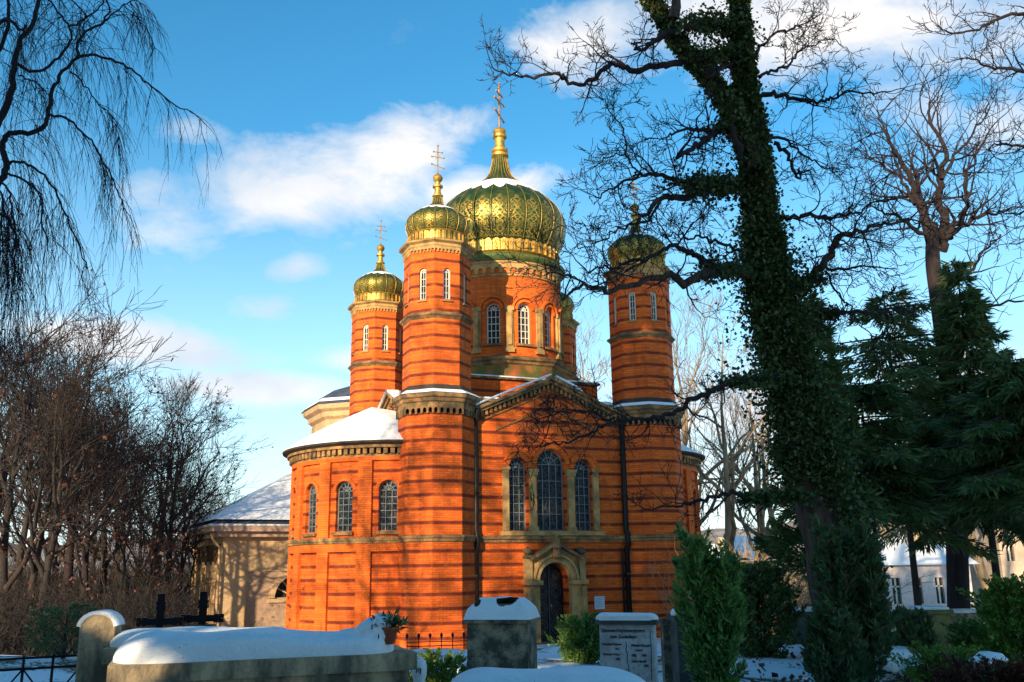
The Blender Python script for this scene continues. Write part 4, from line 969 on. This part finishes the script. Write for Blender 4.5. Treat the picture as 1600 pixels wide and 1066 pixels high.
# ---- firs and yews
def fir(name,x,y,H,Rm,nb,lpb,matf,label,cat='fir tree',droopy=.3,top=0.0,size=.13,z0=1.3,sparse=1.0,power=.55,group=None,seed=1):
    random.seed(seed); root=empty(name,(x,y,hgt(x,y)),label=label,cat=cat,group=group); t=MB(); t.tube([(0,0,-.4),(0,0,H*.5),(0,0,H)],[.03*H**.8*.55,.02*H**.8*.5,.01],8); 
    pos=[];dr=[]
    for j in range(nb):
        if random.random()<.12: continue
        h=z0+(H-z0)*(j/nb)**.92; rel=(h-z0)/(H-z0); L=Rm*((1-rel)**power)*random.uniform(.42,1.25)+.12; h+=random.uniform(-.12,.12); a=j*2.39996+random.uniform(-.4,.4); rise=random.uniform(-.05,.25)-droopy*(1-rel)
        d=Vector((math.cos(a),math.sin(a),rise)); n=7; pts=[Vector((0,0,h))]
        for k in range(n):
            d=(d+Vector((random.gauss(0,.06),random.gauss(0,.06),-droopy*.22+ .13*(k/n)))).normalized(); pts.append(pts[-1]+d*L/n)
        t.tube(pts,[.012+.018*L*(1-k/n) for k in range(n+1)],3)
        m=int(lpb*4.4*(L/Rm+.15)*sparse); A=np.array([tuple(p) for p in pts]); s=rng.random(m)**.75*n*.999; i=s.astype(int); f=(s-i)[:,None]; c=A[i]*(1-f)+A[i+1]*f
        tg=(A[i+1]-A[i]); tg/=np.linalg.norm(tg,axis=1)[:,None]; sd=np.cross(tg,[0,0,1.]); w=(rng.uniform(-1,1,m)*(.16+.22*L*(1-s/n)*.8))[:,None]
        hang=np.abs(w)*.45; c=c+sd*w+np.concatenate([np.zeros((m,2)),-hang-rng.uniform(0,.12,(m,1))],1)
        pos.append(c); dr.append(tg*.8+sd*np.sign(w)*.7+np.array([0,0,-.35]))
    t.build('trunk',BROWN,root,True); quads('foliage',leaves(np.concatenate(pos),size*.24,6.0,np.concatenate(dr),.4),matf,root); return root
fir('fir_tree',atx(1425,20),20,7.5,2.7,52,300,FIR,'wide dark drooping fir in front of the tall bare tree',z0=3.5,size=.14,sparse=.38,seed=3)
fir('fir_tree',atx(1552,19),19,7.9,2.0,90,260,FIR,'pointed dark fir with a narrow spire near the right edge',z0=2.8,size=.13,sparse=.6,power=1.1,seed=4)
fir('fir_tree',atx(1500,23),23,6.6,2.9,56,330,FIR,'broad dark fir behind the pointed spire',z0=3.6,size=.15,sparse=.36,seed=5)
fir('fir_tree',atx(1370,17),17,4.8,1.7,60,260,FIR,'lower dark fir between the ivy tree and the wide drooping fir',z0=2.5,size=.12,sparse=.45,seed=6)
fir('fir_tree',atx(1292,16.5),16.5,6.2,1.0,90,200,FIR,'narrow feathery dark conifer touching the ivy trunk on its right side',size=.12,sparse=.5,power=.7,droopy=-.2,seed=7)
fir('fir_tree',atx(1625,16),16,5.0,2.0,60,300,FIR,'dark fir cut by the right edge',z0=2.6,size=.12,sparse=.6,seed=8)
# upright bushy conifers made of many ascending sprays
def bush(name,x,y,H,W,n,matf,label,cat,leaders=1,size=.06,base=0,aspect=3.4,spray=60,narrow=.55,seed=1,zb=0,group=None,up=1.0):
    random.seed(seed); root=empty(name,(x,y,hgt(x,y)+zb),label=label,cat=cat,group=group); st=MB(); pos=[];dr=[]
    for l in range(leaders):
        ox=0 if leaders==1 else (l-(leaders-1)/2)*W*.55; hh=H*(1-.09*l); st.tube([(ox*.3,0,-.2),(ox*.8,0,hh*.4),(ox,0,hh*.95)],[.05,.03,.008],6)
        for j in range(n//leaders):
            t=random.random()**.8; h=base+(hh-base)*t; rw=W/leaders**.5*.5*(1-t**1.7)**.6*(.55+.45*math.sin(min(1,t*2.2)*PI/2)) if narrow<.9 else W*.5*math.sqrt(max(0,1-(2*t-1)**2*.9))
            a=random.uniform(0,2*PI); r=rw*math.sqrt(random.random())*random.uniform(.7,1.18); r*=random.uniform(.75,1.2); c=np.array([ox*min(1,.3+t)+r*math.cos(a),r*math.sin(a),h])
            d=np.array([math.cos(a)*.55,math.sin(a)*.55,up]); d/=np.linalg.norm(d); L=(.2+.12*H*.3)*random.uniform(.6,1.5)
            k=spray; s=rng.random(k)[:,None]; pos.append(c+d*(s*L)+rng.normal(0,.022+.03*size/.06,(k,3))*(1.1-s)); dr.append(np.repeat(d[None],k,0))
            if j%5==0: st.tube([(ox*.5,0,max(0,h-.35*rw-.1)),tuple(c),tuple(c+d*L)],[.012,.006,.003],3)
    st.build('stem',BROWN,root,True); quads('foliage',leaves(np.concatenate(pos),size*.5,aspect,np.concatenate(dr),.45),matf,root); return root
bush('juniper',P(1108,900,10.5).x,10.5,1.52,.52,190,JUN,'bright green twin-tipped juniper in front of the right tower','shrub',2,.045,seed=2)
bush('thuja',P(1330,900,11.5).x,11.5,1.75,.62,230,THU,'tall dark thuja in front of the ivy tree trunk','shrub',2,.05,seed=3)
bush('thuja',P(1290,900,10.5).x,10.5,.75,.5,110,THU,'low dark thuja at the foot of the ivy tree','shrub',1,.045,seed=4)
bush('thuja',P(1415,900,12.5).x,12.5,.6,.4,70,THU,'dark thuja to the right of the tall one','shrub',1,.05,seed=14)
bush('yew_bush',P(910,1000,15).x,15,.62,.6,170,JUN,'rounded green bush between the church door and the lettered gravestone','bush',1,.05,narrow=1,aspect=1.8,seed=5,up=.5,zb=-.05)
bush('yew_bush',P(1188,1000,15).x,15,1.35,.95,330,FIR,'dark round bush between the juniper and the ivy tree','bush',1,.06,narrow=1,aspect=1.6,seed=6,up=.4,zb=-.1)
bush('yew_bush',P(1602,960,12).x,12,1.1,.95,300,YELG,'bright yellow-green bush at the right edge','bush',1,.06,narrow=1,aspect=1.5,seed=7,up=.4)
bush('yew_bush',P(1530,960,13.5).x,13.5,.5,.6,110,JUN,'green bush left of the yellow-green one','bush',1,.055,narrow=1,aspect=1.5,seed=8,up=.4)
bush('red_shrub',P(1560,1050,8.5).x,8.5,.62,1.1,300,REDB,'low red-brown shrub in the lower right corner','shrub',1,.04,narrow=1,aspect=1.5,seed=9,up=.3,zb=-.12)
bush('green_shrub',P(105,960,17).x,17,.8,1.2,90,THU,'sparse yellow-green shrub behind the round-topped gravestone','shrub',1,.05,narrow=1,aspect=1.5,seed=10,up=.3)
bush('green_shrub',P(1480,1030,10).x,10,.45,.6,160,YELG,'small green plant by the snow-covered stones at the lower right','shrub',1,.04,narrow=1,aspect=1.5,seed=11,up=.4)
bush('snowy_shrub',P(690,1020,12).x,12,.32,.8,60,YELG,'low straggly plant half buried in snow left of the dark tomb block','shrub',1,.045,narrow=1,aspect=2,seed=12,up=.5,zb=.0)

# ---- behind the camera: unseen conifers added for shade, bare trees dappling the church
shade_conifer0=fir('conifer',-4.2,-9,8.6,2.6,46,260,FIR,'x','conifer',size=1.3,seed=20,z0=.3,sparse=.32)
tag(shade_conifer0,'dense unseen conifer added behind the viewpoint to shade the graves','conifer','unseen conifers added for shade')
for (x,y,s_) in ((-13.5,-8,1.0),(-1,-9,1.0),(-17.5,-9.5,.98),(4,-10,.8),):
    c=copy_tree(shade_conifer0); c.location=(x,y,hgt(x,y)); c.scale=(s_,)*3; c.rotation_euler=(0,0,x*1.7)
tag(fir('conifer',-11.6,-3,27,3.1,70,420,FIR,'very tall slender open conifer, unseen, added behind the viewpoint to shade the church front','conifer',size=1.0,seed=44,z0=3,sparse=.16,power=.6),group='unseen conifers added for shade')  # added out of view, height chosen to shade the front and right tower
for x,y,a_,b_,l_ in ((-4.9,-8,1.0,1.9,'tall unseen conifer added behind the viewpoint to shade the ivy tree'),(-1.2,-8.5,.6,1.7,'narrow unseen conifer added behind the viewpoint to shade the firs')):
    c=copy_tree(shade_conifer0); c.location=(x,y,.9); c.scale=(a_,a_,b_); tag(c,l_)  # stretched copies, added to keep the ivy tree and firs in shade
sh=[(-12.3,-2,0,1.55,1),(-15.2,2,1,1.25,1)]
for i,(x,y,k,s_,_) in enumerate(sh): place(protoL[k],x,y,s_,i*.9,'tall bare tree standing behind the viewpoint','bare trees behind the viewpoint')

# ================================================================== GRAVES
def facing(o,p,rz): o.location=p; o.rotation_euler=(0,0,rz); return o
def pillow(mb,x0,x1,y0,y1,z,h,seed=0,lump=None,nx=70,ny=18,edge=.2,mi=0,bul=.03):
    """loaf of snow: rounded overhanging sides, ends that taper over the length 'edge'"""
    vs=[];L=x1-x0;cy=(y0+y1)/2;W=(y1-y0)/2
    for i in range(nx+1):
        t=PI*i/nx; u=.5-.5*math.copysign(abs(math.cos(t))**.75,math.cos(t)); x=x0+L*u
        e=min(1,min(x-x0,x1-x)/edge); e=(1-(1-e)**2.2)**.5 if e>0 else 0
        for j in range(ny+1):
            a=PI*j/ny; c,s_=math.cos(a),math.sin(a)
            yy=-math.copysign(abs(c)**.62,c); zz=s_**.62
            bl=bul*math.sin(2*a)**2 if s_<.8 else bul*.5*s_
            wv=1+.11*math.sin(x*2.6+seed)+.06*math.sin(x*7+seed*2)
            y=cy+(W*e+bl*e)*yy*(1+.03*math.sin(x*4+seed)); hz=h*zz*(.25+.75*e if e>0 else 0)*wv*e**.3*(1+.05*math.sin(x*5+yy*3+seed)) if e>0 else 0
            if lump and e>0: hz+=lump(x,y)*zz
            vs.append((x,y,z+hz))
    n=ny+1; fs=[(i*n+j,(i+1)*n+j,(i+1)*n+j+1,i*n+j+1) for i in range(nx) for j in range(ny)]
    mb.add(vs,fs,mi)
def tomb(name,pxL,pxR,D0,D1,depth,hstone,snowh,mt,label,cat,coping=True,lump=None,zb=None,courses=True,ov=.05,group=None,snowx=(0,0),cop=.12):
    a=P(*pxL,D0); b=P(*pxR,D1); L=(Vector((b.x,b.y,0))-Vector((a.x,a.y,0))).length; rz=math.atan2(b.y-a.y,b.x-a.x); z=(a.z+b.z)/2
    root=empty(name,(a.x,a.y,z),rz,label=label,cat=cat,group=group)
    m=MB(); m.box((L/2,depth/2,-cop-hstone/2),(L-2*ov,depth-2*ov,hstone)); m.build('wall',mt,root)
    if courses:
        k=MB()
        n=max(1,int(L/1.15))
        for i in range(n+1): 
            u=ov+(L-2*ov)*i/n if 0<i<n else None
            if u: k.box((u,ov-.002,-cop-hstone/2-.1),(.012,.012,hstone-.2))
        k.box((L/2,ov-.002,-cop-.13),(L-2*ov,.012,.014)); k.build('joints',TOMBD,root)
    c=MB(); c.box((L/2,depth/2,-cop/2),(L,depth,cop)); c.build('coping',mt,root)
    s=MB(); pillow(s,snowx[0]+.01,L-snowx[1]-.01,.02,depth-.02,0.001,snowh,D0,lump,edge=.3); s.build('snow_cover',SNOW,root,True)
    return root
def hump(cx,cy,sx,sy,h): return lambda x,y:h*math.exp(-((x-cx)/sx)**2-((y-cy)/sy)**2)
ft=tomb('grave_wall',(168,1040),(652,1021),6.6,7.3,.75,1.3,.17,TOMB,'long buff stone grave wall with a thick snow pillow across the lower left','grave wall',lump=lambda x,y:hump(2.02,.45,.16,.22,.05)(x,y),snowx=(.0,.10))
tomb('grave_wall',(160,1014),(470,1004),7.9,8.3,.6,1.1,.13,TOMB,'snowy grave slab directly behind the front grave wall','grave wall',courses=False)
tomb('grave_wall',(158,1011),(386,1004),9.0,9.4,.6,1.1,.14,TOMB,'rearmost and shortest snow-topped grave slab behind the left gravestone','grave wall',courses=False)
tomb('tomb_slab',(690,1094),(1030,1088),6.6,6.6,.8,.6,.13,TOMB,'flat grave slab under smooth snow at the bottom middle','grave slab',courses=False)
# flower pot and snow heap on the grave wall
pb=P(606,1002,7.35)
pt=empty('flower_pot',pb,label='terracotta pot of dry plants poking out of a snow heap on the grave wall',cat='flower pot')
m=MB(); m.lathe([(.05,-.02),(.075,.085),(.085,.085),(.085,.105),(.07,.105),(.06,.06)],24); m.build('pot',stone('terracotta',(.42,.10,.035),(.25,.06,.03),8),pt,'auto')
pl=rng.normal(0,.034,(230,3))*[1.2,1.2,.7]+[.03,0,.125]; quads('plant',leaves(pl,.018,3,pl-[0,0,.05],.5),THU,pt)
m=MB(); 
def blob(mb,c,r,seed=0,n=20,flat_=.0,mi=0):
    vs=[];rows=10
    for j in range(rows+1):
        th=PI*j/rows
        for i in range(n):
            ph=2*PI*i/n; k=1+.10*math.sin(3*ph+seed)*math.sin(th)+.07*math.sin(5*th+seed*2+ph)
            vs.append((c[0]+r[0]*k*math.sin(th)*math.cos(ph),c[1]+r[1]*k*math.sin(th)*math.sin(ph),c[2]+r[2]*k*math.cos(th)))
    mb.add(vs,[(j*n+i,(j+1)*n+i,(j+1)*n+(i+1)%n,j*n+(i+1)%n) for j in range(rows) for i in range(n)],mi)
blob(m,(-.05,.0,.13),(.085,.09,.075),1); blob(m,(-.12,.0,.07),(.13,.12,.10),2); blob(m,(-.22,.0,.0),(.2,.14,.10),4); blob(m,(-.36,.0,-.05),(.2,.14,.08),5); m.build('snow_heap',SNOW,pt,True)
pl=rng.normal(0,.03,(70,3))+[-.05,-.05,.15]; quads('dry_stems',leaves(pl,.016,2.5),REDB,pt)
# round-topped gravestone
p=P(150,1070,8.2); g=empty('gravestone',p,.12,label='grey round-topped gravestone with a snow cap beside the iron fence',cat='gravestone')
w=.14; mf=lambda u,z,d:(u,d-.09,z)
def slab_arch(mb,w,z0,zs,th,k=.8):
    pts=[(-w,z0),(w,z0)]+[(w*math.cos(a),zs+w*k*math.sin(a)) for a in np.linspace(0,PI,16)]
    n=len(pts); mb.add([(u,-th/2,z) for u,z in pts]+[(u,th/2,z) for u,z in pts],[tuple(range(n)),tuple(range(2*n-1,n-1,-1))]+[(i,(i+1)%n,n+(i+1)%n,n+i) for i in range(n)])
m=MB(); slab_arch(m,w,-1.0,.45,.2,.8); m.build('stone',TOMB,g)
m=MB(); ar=[(w*1.06*math.cos(a),.465+w*.83*math.sin(a)) for a in np.linspace(0.05,PI-.05,16)]; strip(m,lambda u,z,d:(u,d,z),ar,.035,-.11,.11); m.build('snow_cap',SNOW,g,True)
# crosses
def gcross(px,py,D,H,label,rz=.2):
    p=P(px,py+9,D); g=empty('grave_cross',(p.x,p.y,hgt(p.x,p.y)),rz,label=label,cat='grave cross',group='stone crosses behind the grave wall'); top=p.z-hgt(p.x,p.y); ar=top-H*.38; t=.055; m=MB(); m.box((0,0,ar/2+.2),(t*1.7,t*1.3,ar+.42-.1)); m.box((0,0,(top+ar)/2),(t*1.7,t*1.28,top-ar)); m.box((0,0,ar),(H*.86,t*1.26,t*1.6))
    for (x,z) in ((-H*.44,ar),(H*.44,ar),(0,top)): 
        for (dx,dz) in ((0,0),(.035,.03),(-.035,.03),(.035,-.03),(-.035,-.03)): m.box((x+dx,0,z+dz),(.055,t*1.25,.05))
    m.build('cross',IRON,g); m=MB(); m.box((0,0,.25),(.4,.3,.9),0,0,.8); m.build('base',TOMBD,g)
gcross(252,938,13,.53,'dark stone cross, left one of the pair behind the snowy slabs')
gcross(318,935,13.4,.5,'dark stone cross, right one of the pair behind the snowy slabs',.1)
# iron fences
def fence(name,pxs,D,dz,label,spear=True,n=8,cross_=True):
    a=P(*pxs[0],D[0]); b=P(*pxs[1],D[1]); root=empty(name,(0,0,0),label=label,cat='iron fence'); V=b-a; V.z=0; H=dz
    for zz in (0,-.09,-H*.8):
        m=MB(); m.tube([a+Vector((0,0,zz)),b+Vector((0,0,zz))],[.011]*2,6); m.build('rail',IRON,root)
    for k in range(n+1):
        q=a.lerp(b,k/n); m=MB(); m.tube([q+Vector((0,0,.1 if spear else .02)),q+Vector((0,0,-H))],[.012]*2,6)
        if spear: m.lathe([(.004,.2),(.03,.16),(.036,.13),(.02,.1),(.03,.085),(.01,.07)],8,0,0,c=(q.x,q.y)) ; m.v[-48:]=[(x,y,z+q.z) for x,y,z in m.v[-48:]]
        m.build('post',IRON,root)
    if cross_:
        for k in range(n):
            q=a.lerp(b,k/n);r=a.lerp(b,(k+1)/n); m=MB(); m.tube([q+Vector((0,0,-H*.8)),r+Vector((0,0,-.09))] if k%2 else [q+Vector((0,0,-.09)),r+Vector((0,0,-H*.8))],[.008]*2,5); m.build('brace',IRON,root)
fence('iron_fence',((-60,1034),(128,1024)),(8.3,8.9),.5,'black wrought iron grave fence in the lower left corner',False,4)
fence('iron_fence',((636,1004),(742,1001)),(22,22.6),.9,'low iron fence with leafy spear tips at the foot of the left tower',True,6,False)
fence('iron_fence',((1046,1010),(1120,1005)),(13,13.5),.6,'short iron fence behind the juniper',False,5,False)
# white candle lantern
p=P(655,1062,8.3); g=empty('grave_lantern',p,label='small white grave light beside the end of the grave wall',cat='grave light')
wm=mat('white_glazed',(.75,.74,.72),.3)[0]
m=MB(); m.lathe([(.04,-.3),(.05,0),(.062,.03),(.066,.1),(.055,.15),(.03,.165),(.03,.18)],20); m.build('body',wm,g,'auto')
m=MB(); strip(m,lambda u,z,d:(u,-.066+d,z),[(-.02,.06),(-.012,.1),(0,.07),(.004,.1),(.02,.09),(.014,.05)],.008,-.004,.004); m.build('emblem',IRON,g)
# dark tomb block in the middle
def prism_top(mb,w,d,z0,h,k,mi=0): mb.box((0,0,z0+h/2),(w,d,h),0,mi,k)
p=P(786,1066,10.6); tb_=empty('tomb_block',p,-.22,label='dark lichen-stained stone tomb block with snow on its sloping top, left of the church door',cat='tomb')
m=MB(); m.box((0,0,.14),(.66,.5,.98)); m.build('block',TOMBD,tb_); m=MB(); m.box((0,0,.64),(.72,.56,.035)); m.build('coping',TOMBD,tb_)
m=MB(); prism_top(m,.68,.52,.655,.16,.55); m.build('sloping_top',TOMBD,tb_)
m=MB()   # snow with a bare patch left open on the front slope
def snow_top():
    nx,ny=110,70; vs=[];keep={}
    for j in range(ny+1):
        for i in range(nx+1):
            u=-1+2*i/nx;v=-1+2*j/ny; x=u*.365;y=v*.285; r=max(abs(u),abs(v)); hh=.0 if r>=1 else .165*min(1,(1-r)/.42)**.8+.055*min(1,(1-r)/.1)
            hh+=.012*math.sin(7*u+3*v)*(1-r); vs.append((x,y,.66+hh))
            keep[(i,j)]=(((u-.33)/.36)**2+((v+.62-.1*u)/.2)**2>1+.25*math.sin(6*u+1)+.12*math.sin(17*u)) and (((u+.62)/.09)**2+((v+.72)/.1)**2>1)
    n=nx+1; fs=[(j*n+i,j*n+i+1,(j+1)*n+i+1,(j+1)*n+i) for j in range(ny) for i in range(nx) if keep[(i,j)] and keep[(i+1,j+1)]]
    m.add(vs,fs)
snow_top(); m.build('snow_cover',SNOW,tb_,True)
# lettered gravestone
FNT=None
def letters(txt,size,loc,parent,mt,al='CENTER',name='inscription',sx=1):
    cu=bpy.data.curves.new('t','FONT'); cu.body=txt; cu.size=size; cu.align_x=al; cu.extrude=.002; o=bpy.data.objects.new('t',cu); COL.objects.link(o)
    dg=bpy.context.evaluated_depsgraph_get(); dg.update(); me=bpy.data.meshes.new_from_object(o.evaluated_get(dg)); bpy.data.objects.remove(o); me.materials.clear(); me.materials.append(mt)
    r=bpy.data.objects.new(name,me); COL.objects.link(r); r.parent=parent; r.location=loc; r.rotation_euler=(PI/2,0,0); r.scale=(sx,1,1); return r
p=P(984,1066,9.3); gs=empty('gravestone',p,-.30,label='pale grey gravestone with black German lettering and a crack, under a snow cap',cat='gravestone')
gw=.52
m=MB(); m.box((0,0,.07),(gw,.15,.92)); m.build('stone',GREY,gs); m=MB(); m.box((0,-.01,.548),(gw+.07,.2,.045)); m.build('coping',GREYD,gs)
m=MB(); pillow(m,-gw/2-.04,gw/2+.04,-.12,.10,.565,.065,3,edge=.09); m.build('snow_cap',SNOW,gs,True)
INK=mat('black_lettering',(.015,.015,.017),.6)[0]; INKR=mat('faded_brown_lettering',(.10,.045,.03),.7)[0]
letters('Unseren Heimbewohnern',.050,(-.03,-.079,.455),gs,INK,sx=.80); letters('zum Gedenken',.050,(-.03,-.079,.400),gs,INK,sx=.84)
for t,x,z,al in (('Mathilde Wachow',-.235,.335,'LEFT'),('1911',-.065,.292,'RIGHT'),('Hermann Kaiser',-.235,.245,'LEFT'),('1902',-.065,.2,'RIGHT'),('Wilhelm Warschl',.04,.325,'LEFT'),('Cramer',.07,.285,'LEFT'),('1905      1990',.04,.235,'LEFT'),('Frieda Nicolai',.04,.185,'LEFT'),('1994',.2,.145,'RIGHT')):
    letters(t,.036,(x,-.079,z),gs,INKR if x<-.05 else INK,al,sx=.70)
m=MB(); strip(m,lambda u,z,d:(u,-.0755+d,z),[(-.01,.37),(.0,.33),(-.012,.3),(.004,.25),(-.004,.2),(.012,.14),(.008,.05),(.02,-.1)],.007,-.002,.001); m.build('crack',INK,gs)
m=MB(); strip(m,lambda u,z,d:(u,-.0755+d,z),[(.225,.47),(.23,.3),(.222,.1),(.228,-.2)],.007,-.002,.001); m.build('edge_line',GREYD,gs)
# other gravestones
def stone_(px,py,D,w,d,h,mt,label,rz=0,snow=.07,name='gravestone',cat='gravestone',k=.96):
    p=P(px,py,D); z0=hgt(p.x,p.y); H=max(h,p.z-z0); g=empty(name,(p.x,p.y,p.z),rz,label=label,cat=cat)
    m=MB(); m.box((0,0,-H/2-.05),(w,d,H+.1),0,0,1); m.box((0,0,-.03),(w+.07,d+.06,.06)); m.build('stone',mt,g)
    if snow:
        m=MB(); pillow(m,-w/2-.02,w/2+.02,-d/2-.02,d/2+.02,0.001,snow,px,edge=.12,nx=30,ny=12); m.build('snow_cap',SNOW,g,True)
    return g
stone_(1052,968,12,.3,.22,.5,TOMBD,'dark narrow gravestone just behind the lettered one',snow=0)
stone_(1084,961,11.5,.5,.3,.5,GREYD,'gravestone with thick snow hidden among the juniper branches',.1,.10)
stone_(1255,955,17,.75,.4,.8,GREYD,'dark gravestone with snow cap left of the ivy tree',.1,.08)
stone_(1450,952,15.5,.58,.36,.8,MOSSY,'moss-yellow upright gravestone with thin snow to the right of the ivy tree',-.15,.06)
stone_(1150,983,16,.25,.25,.4,GREYD,'small snow-topped stone behind the juniper',0,.07)
stone_(1505,957,19,.5,.4,.6,TOMBD,'dark gravestone in front of the white house',.2,.07)
stone_(1220,1000,20,.5,.4,.5,TOMBD,'low stone with a snow cap behind the dark round bush',.2,.08)
for i,(px,py,D,r,lab) in enumerate([(1448,1026,11,.20,'snow mound on a low stone by the moss-yellow gravestone'),(1544,1018,9.5,.11,'small snow mound in the red-brown shrub'),(1290,1010,13,.2,'snow mound at the foot of the ivy tree'),(690,1026,13.5,.42,'large snow mound left of the dark tomb block'),(662,1040,12.5,.22,'small snow mound near the white grave light'),(866,1042,12,.2,'snow clump in front of the church steps'),(812,1050,9,.25,'snow mound at the foot of the dark tomb block'),(1400,1010,12.4,.24,'snow mound right of the tall thuja')]):
    p=P(px,py,D); m=MB(); blob(m,(0,0,-r*.25),(r*1.3,r,r*.6),i*1.3); blob(m,(r*.6,.1*r,-r*.35),(r*.9,r*.8,r*.5),i*2.3+1); blob(m,(-r*.8,-.2*r,-r*.45),(r*.9,r*.9,r*.5),i*3.1+2); m.v=[(x,y,z+.05*r*math.sin(x/r*6+i)*math.sin(y/r*7)) for x,y,z in m.v]; o=m.build('snow_mound',SNOW,None,True); o.location=(p.x,p.y,p.z-r*.35); tag(o,lab,'snow mound')
# ================================================================== HOUSES far right
def house(px0,px1,D,ztop,zroof,mt,label,roofm,win=(3,2),dep=8,rz=0,rowgap=.28):
    x0,x1=atx(px0,D),atx(px1,D); W=x1-x0; zb=hgt(x0,D)-2; g=empty('house',(x0,D,0),rz,label=label,cat='house'); mf=lambda u,z,d:(u,d,z)
    m=MB(); hs=[]; nx,ny=win; H=ztop-zb
    ww=W/nx*.38
    for j in range(ny):
        z0=ztop-H*0-(j+1)*2.6; 
        row=[(W*(i+.5)/nx,ww,z0+.7,z0+1.9) for i in range(nx)]
        zt=ztop if j==0 else ztop-j*2.6
        # rectangular openings set back in the wall
        us=[0]+[v for h in row for v in (h[0]-ww/2,h[0]+ww/2)]+[W]
        for k in range(0,len(us)-1,1):
            a,b=us[k],us[k+1]
            if k%2==0: m.add([mf(a,z0,0),mf(b,z0,0),mf(b,zt,0),mf(a,zt,0)],[(0,1,2,3)])
            else:
                m.add([mf(a,z0,0),mf(b,z0,0),mf(b,z0+.7,0),mf(a,z0+.7,0)],[(0,1,2,3)]); m.add([mf(a,z0+1.9,0),mf(b,z0+1.9,0),mf(b,zt,0),mf(a,zt,0)],[(0,1,2,3)])
                m.add([mf(a,z0+.7,0),mf(a,z0+.7,.2),mf(a,z0+1.9,.2),mf(a,z0+1.9,0)],[(0,1,2,3)]); m.add([mf(b,z0+.7,0),mf(b,z0+.7,.2),mf(b,z0+1.9,.2),mf(b,z0+1.9,0)],[(0,1,2,3)])
        hs+=row
    zl=ztop-ny*2.6; m.add([mf(0,zb-2,0),mf(W,zb-2,0),mf(W,zl,0),mf(0,zl,0)],[(0,1,2,3)])
    m.add([(0,0,zb-2),(0,dep,zb-2),(0,dep,ztop),(0,dep/2,zroof-.1),(0,0,ztop)],[(0,1,2,3,4)]); m.add([(W,0,zb-2),(W,dep,zb-2),(W,dep,ztop),(W,dep/2,zroof-.1),(W,0,ztop)],[(0,1,2,3,4)]); m.add([(0,dep,zb-2),(W,dep,zb-2),(W,dep,ztop),(0,dep,ztop)],[(0,1,2,3)])
    m.build('wall',mt,g)
    for (uc,w_,z0,z1) in hs:
        q=MB(); q.add([mf(uc-w_/2,z0,.18),mf(uc+w_/2,z0,.18),mf(uc+w_/2,z1,.18),mf(uc-w_/2,z1,.18)],[(0,1,2,3)]); 
        q.m[-1]=0; strip(q,mf,[(uc,z0),(uc,z1)],.08,.1,.17,1); strip(q,mf,[(uc-w_/2,(z0+z1)/2+.2),(uc+w_/2,(z0+z1)/2+.2)],.07,.1,.17,1); q.build('window',[GLASS,FRAME],g)
    m=MB(); o=.35
    m.add([(-o,-o,ztop-.1),(W+o,-o,ztop-.1),(W+o,dep/2,zroof),(-o,dep/2,zroof),(-o,dep+o,ztop-.1),(W+o,dep+o,ztop-.1)],[(0,1,2,3),(3,2,5,4)]); m.build('roof',roofm,g)
    m=MB(); m.box((W*.7,dep/2-1,zroof-.2),(.6,.6,1.6)); m.build('chimney',TOMB,g)
WALLW=stone('pinkish_white_wall',(.68,.56,.50),(.5,.42,.4),1); WALLT=stone('tan_wall',(.5,.38,.28),(.35,.26,.2),1); TILE=stone('red_tile',(.40,.08,.03),(.26,.06,.03),1)
house(1378,1512,46,2.3,3.6,WALLW,'pinkish white house with dark windows seen low between the trees on the right',SNOW,(4,2))
house(1165,1232,78,1.6,4.6,WALLT,'tan house with a snow-covered roof left of the ivy tree trunk',SNOW,(3,1))
house(1105,1152,90,2.2,4.2,WALLW,'distant pale house with snowy roof just right of the church',SNOW,(3,1))
house(1562,1660,52,4.2,6.6,WALLT,'house with a red tiled roof at the right edge',TILE,(3,2))
